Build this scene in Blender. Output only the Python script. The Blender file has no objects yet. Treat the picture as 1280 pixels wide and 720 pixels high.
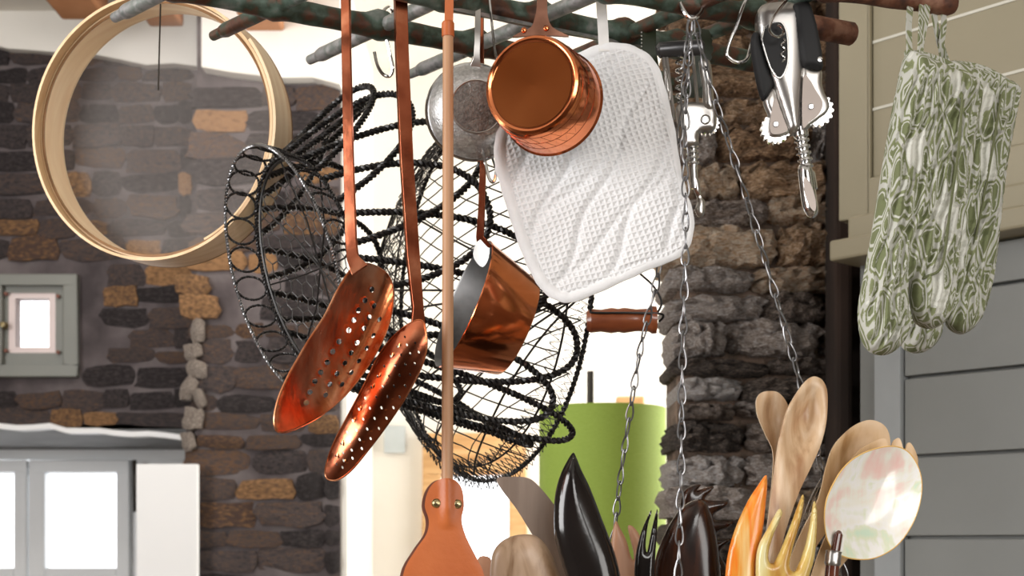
import bpy, math, random
import numpy as np
from mathutils import Vector, Matrix, geometry
random.seed(7)
rng = np.random.RandomState(7)
C = bpy.context.scene.collection
# ------------------------------------------------------------------ camera, world, lights
F = 1778.0; HY = 680.0; CZ = 1.45          # 50 mm lens on 1280 px, eye level row, eye height
cam_d = bpy.data.cameras.new('camera'); cam = bpy.data.objects.new('camera', cam_d); C.objects.link(cam)
cam.location = (0, 0, CZ); cam.rotation_euler = (math.pi/2, 0, 0)
cam_d.lens = 50.0; cam_d.sensor_width = 36.0; cam_d.shift_y = (HY-360)/1280.0
cam_d.dof.use_dof = True; cam_d.dof.focus_distance = 1.76; cam_d.dof.aperture_fstop = 8.0
bpy.context.scene.camera = cam
w = bpy.data.worlds.new('sky'); bpy.context.scene.world = w; w.use_nodes = True
w.node_tree.nodes['Background'].inputs[0].default_value = (0.97, 0.98, 1.0, 1)
w.node_tree.nodes['Background'].inputs[1].default_value = 2.6
def area(name, loc, target, sx, sy, power, col=(1, 1, 1)):
    l = bpy.data.lights.new(name, 'AREA'); l.shape = 'RECTANGLE'; l.size = sx; l.size_y = sy
    l.energy = power; l.color = col
    o = bpy.data.objects.new(name, l); C.objects.link(o); o.location = loc
    o.rotation_euler = (Vector(target)-Vector(loc)).to_track_quat('-Z', 'Y').to_euler()
    return o
area('key_light_left', (-2.45, 0.7, 2.0), (0.1, 1.9, 1.75), 1.5, 1.5, 80, (1.0, 0.99, 0.98))  # key light added for daylight from the left; no window built there
area('fill_light_front', (0.9, -2.0, 2.5), (0.1, 2.2, 1.6), 1.8, 1.0, 42, (1.0, 0.98, 0.95))  # added soft fill behind the camera; that wall has no window
area('fill_light_front_right', (1.9, -0.6, 1.5), (0.2, 1.8, 1.8), 0.9, 1.2, 20, (1.0, 0.97, 0.93))  # added fill right of the camera, without a window
area('fill_light_back_room', (1.85, 4.2, 1.9), (-0.2, 4.9, 1.8), 1.2, 1.8, 78, (1.0, 0.96, 0.90))  # added area light brightening the back wall; no opening behind it
area('fill_light_left_room', (-1.0, 3.2, 2.9), (0.1, 5.0, 2.2), 0.8, 0.5, 7, (1.0, 0.97, 0.92))  # extra area light added under the ceiling, not at any window
sc = bpy.context.scene
sc.view_settings.view_transform = 'Standard'; sc.view_settings.look = 'None'
sc.view_settings.gamma = 1.0; sc.view_settings.exposure = 0.25; sc.view_settings.use_curve_mapping = False

# ------------------------------------------------------------------ helpers
def W(px, py, d): return Vector(((px-640)/F*d, d, CZ+(HY-py)/F*d))
class NT:
    def __init__(s, name):
        s.m = bpy.data.materials.new(name); s.m.use_nodes = True; s.t = s.m.node_tree; s.b = s.t.nodes['Principled BSDF']
        s.out = s.t.nodes['Material Output']
    def n(s, typ, **kw):
        x = s.t.nodes.new(typ)
        for k, v in kw.items():
            if k in x.inputs: x.inputs[k].default_value = v
            else: setattr(x, k, v)
        return x
    def l(s, a, b): s.t.links.new(a, b)
def c4(c): return (c[0], c[1], c[2], 1)
def srgb(r, g, b):
    return tuple(((v/255)/12.92 if v/255 <= 0.04045 else ((v/255+0.055)/1.055)**2.4) for v in (r, g, b))
def mat(name, cols, metal=0.0, rough=0.5, scale=8.0, stretch=(1, 1, 1), bump=0.0, bscale=None, bdist=0.002, pos=None,
        detail=5.0, coat=0.0, trans=None, sheen=0.0, rvar=0.0, dist=0.0, rnd=False, alpha=None, rot=(0, 0, 0)):
    q = NT(name); b = q.b
    b.inputs['Metallic'].default_value = metal; b.inputs['Roughness'].default_value = rough
    b.inputs['Coat Weight'].default_value = coat; b.inputs['Sheen Weight'].default_value = sheen
    tc = q.n('ShaderNodeTexCoord'); mp = q.n('ShaderNodeMapping'); mp.inputs['Scale'].default_value = stretch; mp.inputs['Rotation'].default_value = rot
    q.l(tc.outputs['Object'], mp.inputs['Vector'])
    vec = mp.outputs['Vector']
    if rnd:
        oi = q.n('ShaderNodeObjectInfo'); ml = q.n('ShaderNodeVectorMath', operation='SCALE')
        cb = q.n('ShaderNodeCombineXYZ'); q.l(oi.outputs['Random'], cb.inputs[0]); q.l(oi.outputs['Random'], cb.inputs[2])
        q.l(cb.outputs[0], ml.inputs[0]); ml.inputs['Scale'].default_value = 37.0
        ad = q.n('ShaderNodeVectorMath', operation='ADD'); q.l(vec, ad.inputs[0]); q.l(ml.outputs[0], ad.inputs[1]); vec = ad.outputs[0]
    nz = q.n('ShaderNodeTexNoise', Scale=scale, Detail=detail, Distortion=dist); q.l(vec, nz.inputs['Vector'])
    rp = q.n('ShaderNodeValToRGB'); el = rp.color_ramp.elements
    n = len(cols); pos = pos or [0.32+0.36*i/max(1, n-1) for i in range(n)]
    el[0].position = pos[0]; el[0].color = c4(cols[0])
    el[1].position = pos[-1] if n > 1 else 1; el[1].color = c4(cols[-1])
    for i in range(1, n-1):
        e = el.new(pos[i]); e.color = c4(cols[i])
    fac = nz.outputs[0]
    if rnd:
        mm = q.n('ShaderNodeMath', operation='MULTIPLY_ADD'); q.l(oi.outputs['Random'], mm.inputs[0]); mm.inputs[1].default_value = 0.4; mm.inputs[2].default_value = -0.2
        a2 = q.n('ShaderNodeMath', operation='ADD'); q.l(fac, a2.inputs[0]); q.l(mm.outputs[0], a2.inputs[1]); fac = a2.outputs[0]
    q.l(fac, rp.inputs[0]); q.l(rp.outputs[0], b.inputs['Base Color'])
    if rvar:
        mr = q.n('ShaderNodeMapRange'); mr.inputs[3].default_value = rough-rvar; mr.inputs[4].default_value = rough+rvar
        q.l(nz.outputs[0], mr.inputs[0]); q.l(mr.outputs[0], b.inputs['Roughness'])
    if bump:
        n2 = q.n('ShaderNodeTexNoise', Scale=bscale or scale*2.5, Detail=6.0); q.l(vec, n2.inputs['Vector'])
        bp = q.n('ShaderNodeBump', Strength=bump, Distance=bdist); q.l(n2.outputs[0], bp.inputs['Height']); q.l(bp.outputs[0], b.inputs['Normal'])
    if alpha is not None:
        tr = q.n('ShaderNodeBsdfTransparent'); mx = q.n('ShaderNodeMixShader'); mx.inputs[0].default_value = alpha
        q.l(tr.outputs[0], mx.inputs[1]); q.l(b.outputs[0], mx.inputs[2]); q.l(mx.outputs[0], q.out.inputs['Surface'])
    return q.m
class MB:
    def __init__(s): s.v = []; s.f = []
    def add(s, v, f):
        k = len(s.v); s.v.extend([tuple(p) for p in v]); s.f.extend([tuple(i+k for i in q) for q in f])
    def box(s, lo, hi):
        (a, b, c), (d, e, g) = lo, hi
        s.add([(a, b, c), (d, b, c), (d, e, c), (a, e, c), (a, b, g), (d, b, g), (d, e, g), (a, e, g)],
              [(0, 3, 2, 1), (4, 5, 6, 7), (0, 1, 5, 4), (1, 2, 6, 5), (2, 3, 7, 6), (3, 0, 4, 7)]); return s
    def hexa(s, p):  # 8 points: bottom 4, top 4
        s.add(p, [(0, 3, 2, 1), (4, 5, 6, 7), (0, 1, 5, 4), (1, 2, 6, 5), (2, 3, 7, 6), (3, 0, 4, 7)]); return s
    def tube(s, pts, r, sides=8, closed=False, caps=True):
        P = np.array([tuple(p) for p in pts], float); n = len(P)
        R = np.full(n, r, float) if np.isscalar(r) else np.array(r, float)
        if closed: T = np.roll(P, -1, 0)-np.roll(P, 1, 0)
        else: T = np.gradient(P, axis=0)
        T /= (np.linalg.norm(T, axis=1)[:, None]+1e-12)
        ref = np.array([0, 0, 1.0]) if abs(T[0, 2]) < 0.9 else np.array([0, 1.0, 0])
        u = np.cross(T[0], ref); u /= np.linalg.norm(u); V = []
        U = []
        for i in range(n):
            u = u-T[i]*np.dot(u, T[i]); u /= (np.linalg.norm(u)+1e-12); U.append(u)
        U = np.array(U); B = np.cross(T, U)
        a = np.arange(sides)*2*math.pi/sides
        V = P[:, None, :]+R[:, None, None]*(np.cos(a)[None, :, None]*U[:, None, :]+np.sin(a)[None, :, None]*B[:, None, :])
        V = V.reshape(-1, 3); f = []
        for i in range(n if closed else n-1):
            j = (i+1) % n
            for k in range(sides):
                m = (k+1) % sides
                f.append((i*sides+k, i*sides+m, j*sides+m, j*sides+k))
        if not closed and caps:
            f.append(tuple(range(sides))[::-1]); f.append(tuple((n-1)*sides+k for k in range(sides)))
        s.add(V.tolist(), f); return s
    def sweep(s, pts, wid, th, side=(1, 0, 0), twist=0.0):
        # rectangular bar along pts; side = direction of its width
        P = [Vector(p) for p in pts]; n = len(P)
        wid = [wid]*n if np.isscalar(wid) else wid; th = [th]*n if np.isscalar(th) else th
        V = []
        for i in range(n):
            t = (P[min(i+1, n-1)]-P[max(i-1, 0)]).normalized(); sd = Vector(side); sd = (sd-t*sd.dot(t)).normalized(); nn = t.cross(sd)
            if twist: sd, nn = sd*math.cos(twist)+nn*math.sin(twist), nn*math.cos(twist)-sd*math.sin(twist)
            a = sd*wid[i]/2; b = nn*th[i]/2
            V += [P[i]-a-b, P[i]+a-b, P[i]+a+b, P[i]-a+b]
        f = [(3, 2, 1, 0), tuple(4*(n-1)+k for k in range(4))]
        for i in range(n-1):
            for k in range(4):
                m = (k+1) % 4; f.append((4*i+k, 4*i+m, 4*i+4+m, 4*i+4+k))
        s.add([tuple(v) for v in V], f); return s
    def lathe(s, prof, origin, axis, sides=32, closed=False, a0=0.0, a1=2*math.pi):
        # prof: list of (radius, along)
        ax = Vector(axis).normalized(); ref = Vector((0, 0, 1)) if abs(ax.z) < 0.9 else Vector((0, 1, 0))
        u = ax.cross(ref).normalized(); v = ax.cross(u); O = Vector(origin); V = []; full = abs(a1-a0-2*math.pi) < 1e-6
        m = sides if full else sides+1
        for (r, h) in prof:
            for k in range(m):
                a = a0+(a1-a0)*k/sides; V.append(tuple(O+ax*h+(u*math.cos(a)+v*math.sin(a))*r))
        f = []; n = len(prof)
        for i in range(n if closed else n-1):
            j = (i+1) % n
            for k in range(m if full else m-1):
                q = (k+1) % m; f.append((i*m+k, i*m+q, j*m+q, j*m+k))
        s.add(V, f); return s
    def ball(s, c, r, seg=12, rings=8, sc=(1, 1, 1)):
        V = []; f = []
        for i in range(rings+1):
            p = math.pi*i/rings
            for k in range(seg):
                a = 2*math.pi*k/seg; V.append((c[0]+r*sc[0]*math.sin(p)*math.cos(a), c[1]+r*sc[1]*math.sin(p)*math.sin(a), c[2]+r*sc[2]*math.cos(p)))
        for i in range(rings):
            for k in range(seg):
                q = (k+1) % seg; f.append((i*seg+k, i*seg+q, (i+1)*seg+q, (i+1)*seg+k))
        s.add(V, f); return s
    def build(s, name, m, parent=None, smooth=True, angle=35, bevel=0.0, origin=None):
        if parent is not None: o0 = Vector(parent['org'])
        elif origin is not None: o0 = Vector(origin)
        else:
            A = np.array(s.v); o0 = Vector(((A[:, 0].min()+A[:, 0].max())/2, (A[:, 1].min()+A[:, 1].max())/2, A[:, 2].min()))
        A = np.array(s.v)-np.array(o0)
        me = bpy.data.meshes.new(name); me.from_pydata(A.tolist(), [], s.f)
        import bmesh
        bm = bmesh.new(); bm.from_mesh(me); bmesh.ops.remove_doubles(bm, verts=bm.verts, dist=1e-6)
        bmesh.ops.recalc_face_normals(bm, faces=bm.faces); bm.to_mesh(me); bm.free()
        if smooth: me.shade_smooth(); me.set_sharp_from_angle(angle=math.radians(angle))
        me.materials.append(m); o = bpy.data.objects.new(name, me); C.objects.link(o)
        if parent is not None: o.parent = parent
        else: o.location = o0
        if parent is not None and parent.get('sub'): pass
        o['org'] = tuple(o0)
        if bevel:
            md = o.modifiers.new('bevel', 'BEVEL'); md.width = bevel; md.segments = 2; md.limit_method = 'ANGLE'
        return o
def thing(name, loc, label, cat, group=None):
    o = bpy.data.objects.new(name, None); C.objects.link(o); o.location = loc; o.empty_display_size = 0.02
    o['org'] = tuple(loc); o['label'] = label; o['category'] = cat
    if group: o['group'] = group
    return o
def tag(o, label, cat, group=None):
    o['label'] = label; o['category'] = cat
    if group: o['group'] = group
    return o
def struct(o): o['kind'] = 'structure'; return o
def smooth_closed(P, n=5):
    out = []; m = len(P)
    for i in range(m):
        p0, p1, p2, p3 = [np.array(P[(i+k-1) % m], float) for k in range(4)]
        for k in range(n):
            t = k/n; out.append(tuple(0.5*((2*p1)+(-p0+p2)*t+(2*p0-5*p1+4*p2-p3)*t*t+(-p0+3*p1-3*p2+p3)*t**3)))
    return out
def smooth_open(P, n=6):
    P = [np.array(tuple(p), float) for p in P]; Q = [2*P[0]-P[1]]+P+[2*P[-1]-P[-2]]; out = []
    for i in range(1, len(Q)-2):
        p0, p1, p2, p3 = Q[i-1:i+3]
        for k in range(n):
            t = k/n; out.append(0.5*((2*p1)+(-p0+p2)*t+(2*p0-5*p1+4*p2-p3)*t*t+(-p0+3*p1-3*p2+p3)*t**3))
    out.append(P[-1]); return out
def inside(pts, poly):
    x = pts[:, 0]; y = pts[:, 1]; c = np.zeros(len(pts), bool); n = len(poly); j = n-1
    for i in range(n):
        xi, yi = poly[i]; xj, yj = poly[j]
        if yi != yj:
            m = ((yi > y) != (yj > y)) & (x < (xj-xi)*(y-yi)/(yj-yi)+xi); c ^= m
        j = i
    return c
def edist(pts, poly):
    A = np.array(poly); B = np.roll(A, -1, 0); best = np.full(len(pts), 1e9)
    for a, b in zip(A, B):
        ab = b-a; L = (ab**2).sum()+1e-9; t = np.clip(((pts-a)@ab)/L, 0, 1)
        best = np.minimum(best, np.hypot(*(pts-(a+t[:, None]*ab)).T))
    return best
def sheet(mb, outline, d, front, back, step=6.0, holes=(), tilt=(0, 0), ctr=None, smooth=4, hn=8):
    """solid plate: outline in photo pixels at distance d; front/back(e, x, y) = metres off the mid plane"""
    out = smooth_closed(outline, smooth) if smooth else list(outline)
    P = np.array(out); cx, cy = ctr or P.mean(0)
    lo = P.min(0); hi = P.max(0); G = []
    r = 0; y = lo[1]
    while y < hi[1]:
        x = lo[0]+(r % 2)*step/2
        while x < hi[0]: G.append((x, y)); x += step
        y += step*0.87; r += 1
    G = np.array(G) if G else np.zeros((0, 2))
    if len(G):
        ok = inside(G, out) & (edist(G, out) > step*0.35)
        for (hx, hy, ra, rb, an) in holes:
            ok &= np.hypot(G[:, 0]-hx, G[:, 1]-hy) > max(ra, rb)*1.3
        G = G[ok]
    V = [Vector(p) for p in out]; E = [(i, (i+1) % len(out)) for i in range(len(out))]; HP = []
    for (hx, hy, ra, rb, an) in holes:
        k = len(V); ring = [(hx+ra*math.cos(a)*math.cos(an)-rb*math.sin(a)*math.sin(an), hy+ra*math.cos(a)*math.sin(an)+rb*math.sin(a)*math.cos(an)) for a in [2*math.pi*i/hn for i in range(hn)]]
        V += [Vector(p) for p in ring]; E += [(k+i, k+(i+1) % hn) for i in range(hn)]; HP.append(ring)
    V += [Vector(p) for p in G]
    v2, _, f2, *_r = geometry.delaunay_2d_cdt(V, E, [], 0, 1e-4)
    A = np.array([(p[0], p[1]) for p in v2]); T = [f for f in f2 if len(f) == 3]
    cen = np.array([A[list(f)].mean(0) for f in T]); keep = inside(cen, out)
    for h in HP: keep &= ~inside(cen, h)
    T = [f for f, k in zip(T, keep) if k]
    e = edist(A, out); n = len(A)
    dd = d+tilt[0]*(A[:, 0]-cx)+tilt[1]*(A[:, 1]-cy)
    fr = dd-front(e, A[:, 0], A[:, 1]); bk = dd+back(e, A[:, 0], A[:, 1])
    def pos(D): return np.stack([(A[:, 0]-640)/F*dd, D, CZ+(HY-A[:, 1])/F*dd], 1)
    VV = np.concatenate([pos(fr), pos(bk)]).tolist(); faces = []; cnt = {}
    for t in T:
        faces.append(tuple(t)); faces.append(tuple(i+n for i in t[::-1]))
        for a, b in ((t[0], t[1]), (t[1], t[2]), (t[2], t[0])):
            k = (min(a, b), max(a, b)); cnt[k] = None if k in cnt else (a, b)
    for k, ab in cnt.items():
        if ab: a, b = ab; faces.append((b, a, a+n, b+n))
    mb.add(VV, faces); return mb
def K(t): return lambda e, x, y: np.full_like(e, t)
def dome(t, E, c=0.0): return lambda e, x, y: c+t*np.sqrt(np.clip(1-(1-np.clip(e/E, 0, 1))**2, 0, 1))
def cup(t, E, c=0.001): return lambda e, x, y: c-t*(1-(1-np.clip(e/E, 0, 1))**2)
def cupb(t, E, c=0.0015): return lambda e, x, y: c+t*(1-(1-np.clip(e/E, 0, 1))**2)
def twisted(mb, pts, r=0.0017, pitch=0.013, sides=5, closed=False, ns=7):
    P = np.array([tuple(p) for p in pts], float)
    if closed: P = np.vstack([P, P[:1]])
    L = np.concatenate([[0], np.cumsum(np.linalg.norm(np.diff(P, axis=0), axis=1))])
    m = max(4, int(L[-1]/pitch*ns)); s = np.linspace(0, L[-1], m)
    Q = np.stack([np.interp(s, L, P[:, k]) for k in range(3)], 1)
    T = np.gradient(Q, axis=0); T /= np.linalg.norm(T, axis=1)[:, None]+1e-12
    u = np.cross(T[0], [0.3, 0.5, 0.8]); U = []
    for i in range(m):
        u = u-T[i]*np.dot(u, T[i]); u /= np.linalg.norm(u); U.append(u)
    U = np.array(U); B = np.cross(T, U)
    turns = max(1, round(L[-1]/pitch)); ph = 2*math.pi*turns*s/L[-1]
    for k in (0, math.pi):
        mb.tube(Q+r*(np.cos(ph+k)[:, None]*U+np.sin(ph+k)[:, None]*B), r, sides)
    return mb

# ------------------------------------------------------------------ materials
M = {}
M['plaster'] = mat('white_plaster', [(0.80, 0.77, 0.71), (0.88, 0.86, 0.81)], rough=0.9, scale=2.0, bump=0.2, bscale=25)
M['ceiling'] = mat('ceiling_paint', [(0.74, 0.70, 0.63), (0.80, 0.77, 0.71)], rough=0.9, scale=2.0)
M['roomplaster'] = mat('room_plaster', [(0.12, 0.085, 0.06), (0.20, 0.15, 0.11)], rough=0.9, scale=1.5)
M['floor'] = mat('floor_tile', [(0.10, 0.07, 0.05), (0.18, 0.13, 0.09)], rough=0.6, scale=5)
M['mortar'] = mat('dark_mortar', [(0.055, 0.044, 0.046), (0.105, 0.086, 0.088), (0.17, 0.145, 0.145)], rough=0.95, scale=7, bump=0.6, bdist=0.01)
M['stone_dark'] = mat('dark_fieldstone', [(0.030, 0.023, 0.024), (0.075, 0.060, 0.062), (0.12, 0.085, 0.075), (0.20, 0.105, 0.055)], rough=0.9, scale=11, bump=0.9, bscale=22, bdist=0.02, rnd=True, pos=[0.3, 0.47, 0.62, 0.82], dist=0.8, detail=8)
M['stone_rust'] = mat('rust_fieldstone', [(0.07, 0.04, 0.03), (0.20, 0.105, 0.045), (0.34, 0.18, 0.08)], rough=0.9, scale=10, bump=0.7, bscale=22, bdist=0.01, rnd=True)
M['stone_tan'] = mat('tan_rubble', [(0.09, 0.055, 0.034), (0.40, 0.23, 0.12), (0.68, 0.44, 0.26), (0.85, 0.72, 0.58)], rough=0.9, scale=19, stretch=(1, 1, 1.7), bump=1.0, bscale=35, bdist=0.022, rnd=True, detail=9, pos=[0.3, 0.46, 0.58, 0.75], dist=0.6)
M['stone_grey'] = mat('grey_rubble', [(0.07, 0.055, 0.045), (0.32, 0.24, 0.19), (0.56, 0.46, 0.40), (0.92, 0.88, 0.86)], rough=0.9, scale=21, stretch=(1, 1, 1.6), bump=1.0, bscale=38, bdist=0.024, rnd=True, detail=9, pos=[0.32, 0.46, 0.58, 0.74], dist=0.6)
M['lit_stone'] = mat('pale_lit_stone', [(0.08, 0.06, 0.05), (0.24, 0.19, 0.16), (0.60, 0.54, 0.47)], rough=0.9, scale=24, bump=0.8, bscale=30, bdist=0.01)  # pale tone puts window light into the colour of the corner stones
M['mortar_lt'] = mat('rubble_mortar', [(0.06, 0.042, 0.03), (0.22, 0.15, 0.11)], rough=0.95, scale=20, bump=0.9, bdist=0.02)
M['sash'] = mat('grey_sash_paint', [(0.19, 0.195, 0.175), (0.23, 0.235, 0.21)], rough=0.5, scale=3)
M['white'] = mat('white_joinery_paint', [(0.80, 0.82, 0.83), (0.86, 0.88, 0.89)], rough=0.5, scale=3)
M['brightwhite'] = mat('bright_white_panel', [(0.9, 0.9, 0.9), (0.93, 0.93, 0.93)], rough=0.5, scale=3)
M['reveal'] = mat('grey_reveal', [(0.20, 0.20, 0.20), (0.27, 0.27, 0.265)], rough=0.8, scale=6)
M['pine'] = mat('orange_pine', [(0.55, 0.30, 0.12), (0.72, 0.46, 0.22)], rough=0.5, scale=6, stretch=(1, 1, 8))
M['joist'] = mat('joist_timber', [(0.40, 0.17, 0.07), (0.52, 0.25, 0.12)], rough=0.7, scale=6, stretch=(1, 1, 1))
M['cab_up'] = mat('olive_cabinet', [(0.285, 0.25, 0.165), (0.32, 0.28, 0.19)], rough=0.45, scale=3)  # warmer colour of the upper cupboard and ledge
M['cab_lo'] = mat('grey_cabinet', [(0.185, 0.19, 0.18), (0.215, 0.22, 0.21)], rough=0.4, scale=3)  # cooler colour of the lower cupboard
M['darkpost'] = mat('dark_timber', [(0.014, 0.010, 0.008), (0.04, 0.022, 0.015)], rough=0.95, scale=8, stretch=(1, 1, .3))
M['green'] = mat('green_fabric', [(0.27, 0.38, 0.055), (0.31, 0.43, 0.075)], rough=0.8, scale=90, stretch=(1, 1, 6), bump=0.1)
M['dark'] = mat('dark_metal', [(0.02, 0.017, 0.015), (0.05, 0.04, 0.03)], rough=0.6, metal=0.4)
g = NT('window_glass'); g.b.inputs['Roughness'].default_value = 0.02
_t = g.n('ShaderNodeBsdfTransparent'); _x = g.n('ShaderNodeMixShader'); _x.inputs[0].default_value = 0.06
g.l(_t.outputs[0], _x.inputs[1]); g.l(g.b.outputs[0], _x.inputs[2]); g.l(_x.outputs[0], g.out.inputs['Surface']); M['glass'] = g.m
M['verdigris'] = mat('verdigris_iron', [(0.03, 0.016, 0.012), (0.11, 0.045, 0.025), (0.045, 0.065, 0.045), (0.10, 0.15, 0.12), (0.30, 0.30, 0.29)], metal=0.35, rough=0.5, scale=28, bump=0.7, bdist=0.002, bscale=70, pos=[0.3, 0.42, 0.5, 0.6, 0.74], rvar=0.15)
M['barend'] = mat('worn_grey_iron', [(0.10, 0.12, 0.11), (0.30, 0.29, 0.29), (0.20, 0.22, 0.20), (0.45, 0.43, 0.43)], metal=0.5, rough=0.45, scale=30, bump=0.6, bdist=0.002, bscale=60)
M['rust'] = mat('rusted_iron', [(0.05, 0.02, 0.012), (0.14, 0.05, 0.025), (0.26, 0.13, 0.08)], metal=0.2, rough=0.6, scale=50, bump=0.5)
M['copper'] = mat('polished_copper', [(0.74, 0.21, 0.08), (0.88, 0.29, 0.12)], metal=1, rough=0.13, scale=12, bump=0.06, bscale=16, bdist=0.004, rvar=0.04)
M['copperbase'] = mat('copper_base', [(0.80, 0.22, 0.06), (0.88, 0.28, 0.09)], metal=1, rough=0.16, scale=9, rvar=0.05)
M['copper_hammer'] = mat('hammered_copper', [(0.50, 0.13, 0.05), (0.82, 0.27, 0.11), (0.95, 0.46, 0.26)], metal=1, rough=0.24, scale=24, bump=0.35, bscale=42, bdist=0.003, rvar=0.09)
M['copper_dark'] = mat('dark_copper', [(0.30, 0.08, 0.04), (0.46, 0.14, 0.07), (0.75, 0.32, 0.18)], metal=1, rough=0.2, scale=22, bump=0.15, bscale=40, rvar=0.08, pos=[0.3, 0.55, 0.75])
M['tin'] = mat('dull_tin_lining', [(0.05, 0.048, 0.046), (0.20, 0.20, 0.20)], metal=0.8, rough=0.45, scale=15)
M['chrome'] = mat('chrome', [(0.62, 0.62, 0.62), (0.72, 0.72, 0.72)], metal=1, rough=0.16, scale=5)
M['satin'] = mat('satin_steel', [(0.50, 0.48, 0.46), (0.58, 0.56, 0.54)], metal=1, rough=0.32, scale=5)
M['plate'] = mat('brown_grey_plate', [(0.22, 0.19, 0.17), (0.27, 0.23, 0.21)], metal=0.9, rough=0.42, scale=5)
M['chain'] = mat('grey_chain_steel', [(0.20, 0.20, 0.21), (0.34, 0.34, 0.35)], metal=0.9, rough=0.35, scale=40)
M['black'] = mat('black_rubber', [(0.006, 0.006, 0.007), (0.010, 0.010, 0.011)], rough=0.7, scale=5)
M['hoop'] = mat('steamed_beech', [(0.62, 0.39, 0.19), (0.76, 0.53, 0.30), (0.66, 0.42, 0.22)], rough=0.5, scale=5, stretch=(2, 14, 2), bump=0.1, rot=(0.2, 0, -0.45))
M['hoop_in'] = mat('pale_beech', [(0.74, 0.52, 0.30), (0.86, 0.68, 0.45)], rough=0.5, scale=7, stretch=(1, 8, 1), rot=(0.2, 0, -0.45))
M['hoopedge'] = mat('brown_hoop_edge', [(0.20, 0.10, 0.04), (0.34, 0.18, 0.08)], rough=0.6, scale=20)
M['gauze'] = mat('fine_gauze', [(0.34, 0.30, 0.28), (0.50, 0.46, 0.43)], rough=0.55, metal=0.3, scale=5, alpha=0.13)
M['strainer'] = mat('strainer_gauze', [(0.42, 0.42, 0.42), (0.70, 0.70, 0.70)], metal=0.85, rough=0.38, scale=260, bump=0.8, bscale=420, bdist=0.001, alpha=0.96)
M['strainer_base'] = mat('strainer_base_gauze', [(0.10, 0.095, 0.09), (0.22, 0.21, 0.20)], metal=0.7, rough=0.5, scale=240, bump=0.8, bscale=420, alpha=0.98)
M['wire'] = mat('black_wire', [(0.010, 0.009, 0.009), (0.022, 0.019, 0.018)], rough=0.38, metal=0.3, scale=60)
M['wire_thin'] = mat('thin_dark_wire', [(0.03, 0.028, 0.028), (0.09, 0.085, 0.08)], rough=0.4, metal=0.6, scale=60)
M['beech_stick'] = mat('beech_stick', [(0.40, 0.20, 0.10), (0.50, 0.28, 0.15)], rough=0.5, scale=12, stretch=(6, 6, .5))
M['leather'] = mat('tan_leather', [(0.43, 0.10, 0.020), (0.52, 0.135, 0.032)], rough=0.45, scale=14, bump=0.25, bscale=190, bdist=0.001)
M['leather_edge'] = mat('dark_leather_edge', [(0.14, 0.045, 0.025), (0.22, 0.07, 0.04)], rough=0.6, scale=40)
M['brass'] = mat('brass_rivet', [(0.36, 0.29, 0.15), (0.50, 0.42, 0.24)], metal=1, rough=0.3, scale=30)
M['wood_grip'] = mat('varnished_red_wood', [(0.22, 0.05, 0.02), (0.42, 0.12, 0.04)], rough=0.3, scale=16, stretch=(.6, 3, 3), coat=0.4)
M['spoonwood'] = mat('pale_spoon_wood', [(0.40, 0.21, 0.10), (0.66, 0.45, 0.27), (0.82, 0.64, 0.46)], rough=0.34, scale=11, stretch=(5, 5, .5), bump=0.1, rot=(0, 0.25, 0))
M['spoonwood2'] = mat('golden_spoon_wood', [(0.45, 0.26, 0.11), (0.68, 0.46, 0.25), (0.78, 0.56, 0.35)], rough=0.45, scale=11, stretch=(4, 4, .6), bump=0.1, rot=(0, 0.5, 0))
M['spoonred'] = mat('reddish_wood', [(0.42, 0.20, 0.11), (0.56, 0.31, 0.19)], rough=0.4, scale=12, stretch=(4, 4, .6))
M['greywood'] = mat('grey_brown_wood', [(0.22, 0.155, 0.115), (0.34, 0.255, 0.20)], rough=0.36, scale=10, stretch=(4, 4, .5), rot=(0, -0.6, 0))
M['olivewood'] = mat('olive_wood', [(0.28, 0.16, 0.085), (0.50, 0.34, 0.22), (0.60, 0.42, 0.30)], rough=0.35, scale=12, stretch=(3, 3, .7), dist=1.0)
M['blackhorn'] = mat('black_horn', [(0.006, 0.005, 0.005), (0.015, 0.012, 0.011)], rough=0.12, scale=8, bump=0.12, bscale=14, bdist=0.004)
M['brownhorn'] = mat('brown_horn', [(0.010, 0.005, 0.004), (0.035, 0.012, 0.006), (0.13, 0.045, 0.014)], rough=0.18, scale=14, stretch=(5, 5, .8), pos=[0.35, 0.58, 0.78], rot=(0, -.5, 0))
M['amber'] = mat('amber_horn', [(0.88, 0.45, 0.08), (0.86, 0.21, 0.02), (0.80, 0.33, 0.05), (0.86, 0.62, 0.26)], rough=0.2, scale=10, stretch=(6, 6, 0.5), pos=[0.3, 0.46, 0.55, 0.68])
M['palehorn'] = mat('pale_horn', [(0.10, 0.055, 0.02), (0.48, 0.24, 0.045), (0.66, 0.47, 0.14), (0.74, 0.66, 0.34)], rough=0.2, scale=9, stretch=(5, 5, .8), pos=[0.27, 0.38, 0.5, 0.64])
M['reddark'] = mat('dark_red_wood', [(0.045, 0.012, 0.010), (0.15, 0.04, 0.02)], rough=0.18, scale=20, coat=0.5)
M['binding'] = mat('white_binding', [(0.80, 0.80, 0.81), (0.86, 0.86, 0.87)], rough=0.9, scale=60, bump=0.6, bscale=300, bdist=0.001)
M['tape'] = mat('white_tape', [(0.76, 0.74, 0.72), (0.84, 0.82, 0.80)], rough=0.9, scale=60)
M['strapgreen'] = mat('dark_green_enamel', [(0.022, 0.030, 0.014), (0.034, 0.045, 0.022)], rough=0.4, scale=8)
M['cream'] = mat('cream_tip', [(0.6, 0.6, 0.56), (0.7, 0.7, 0.65)], rough=0.5)
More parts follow.
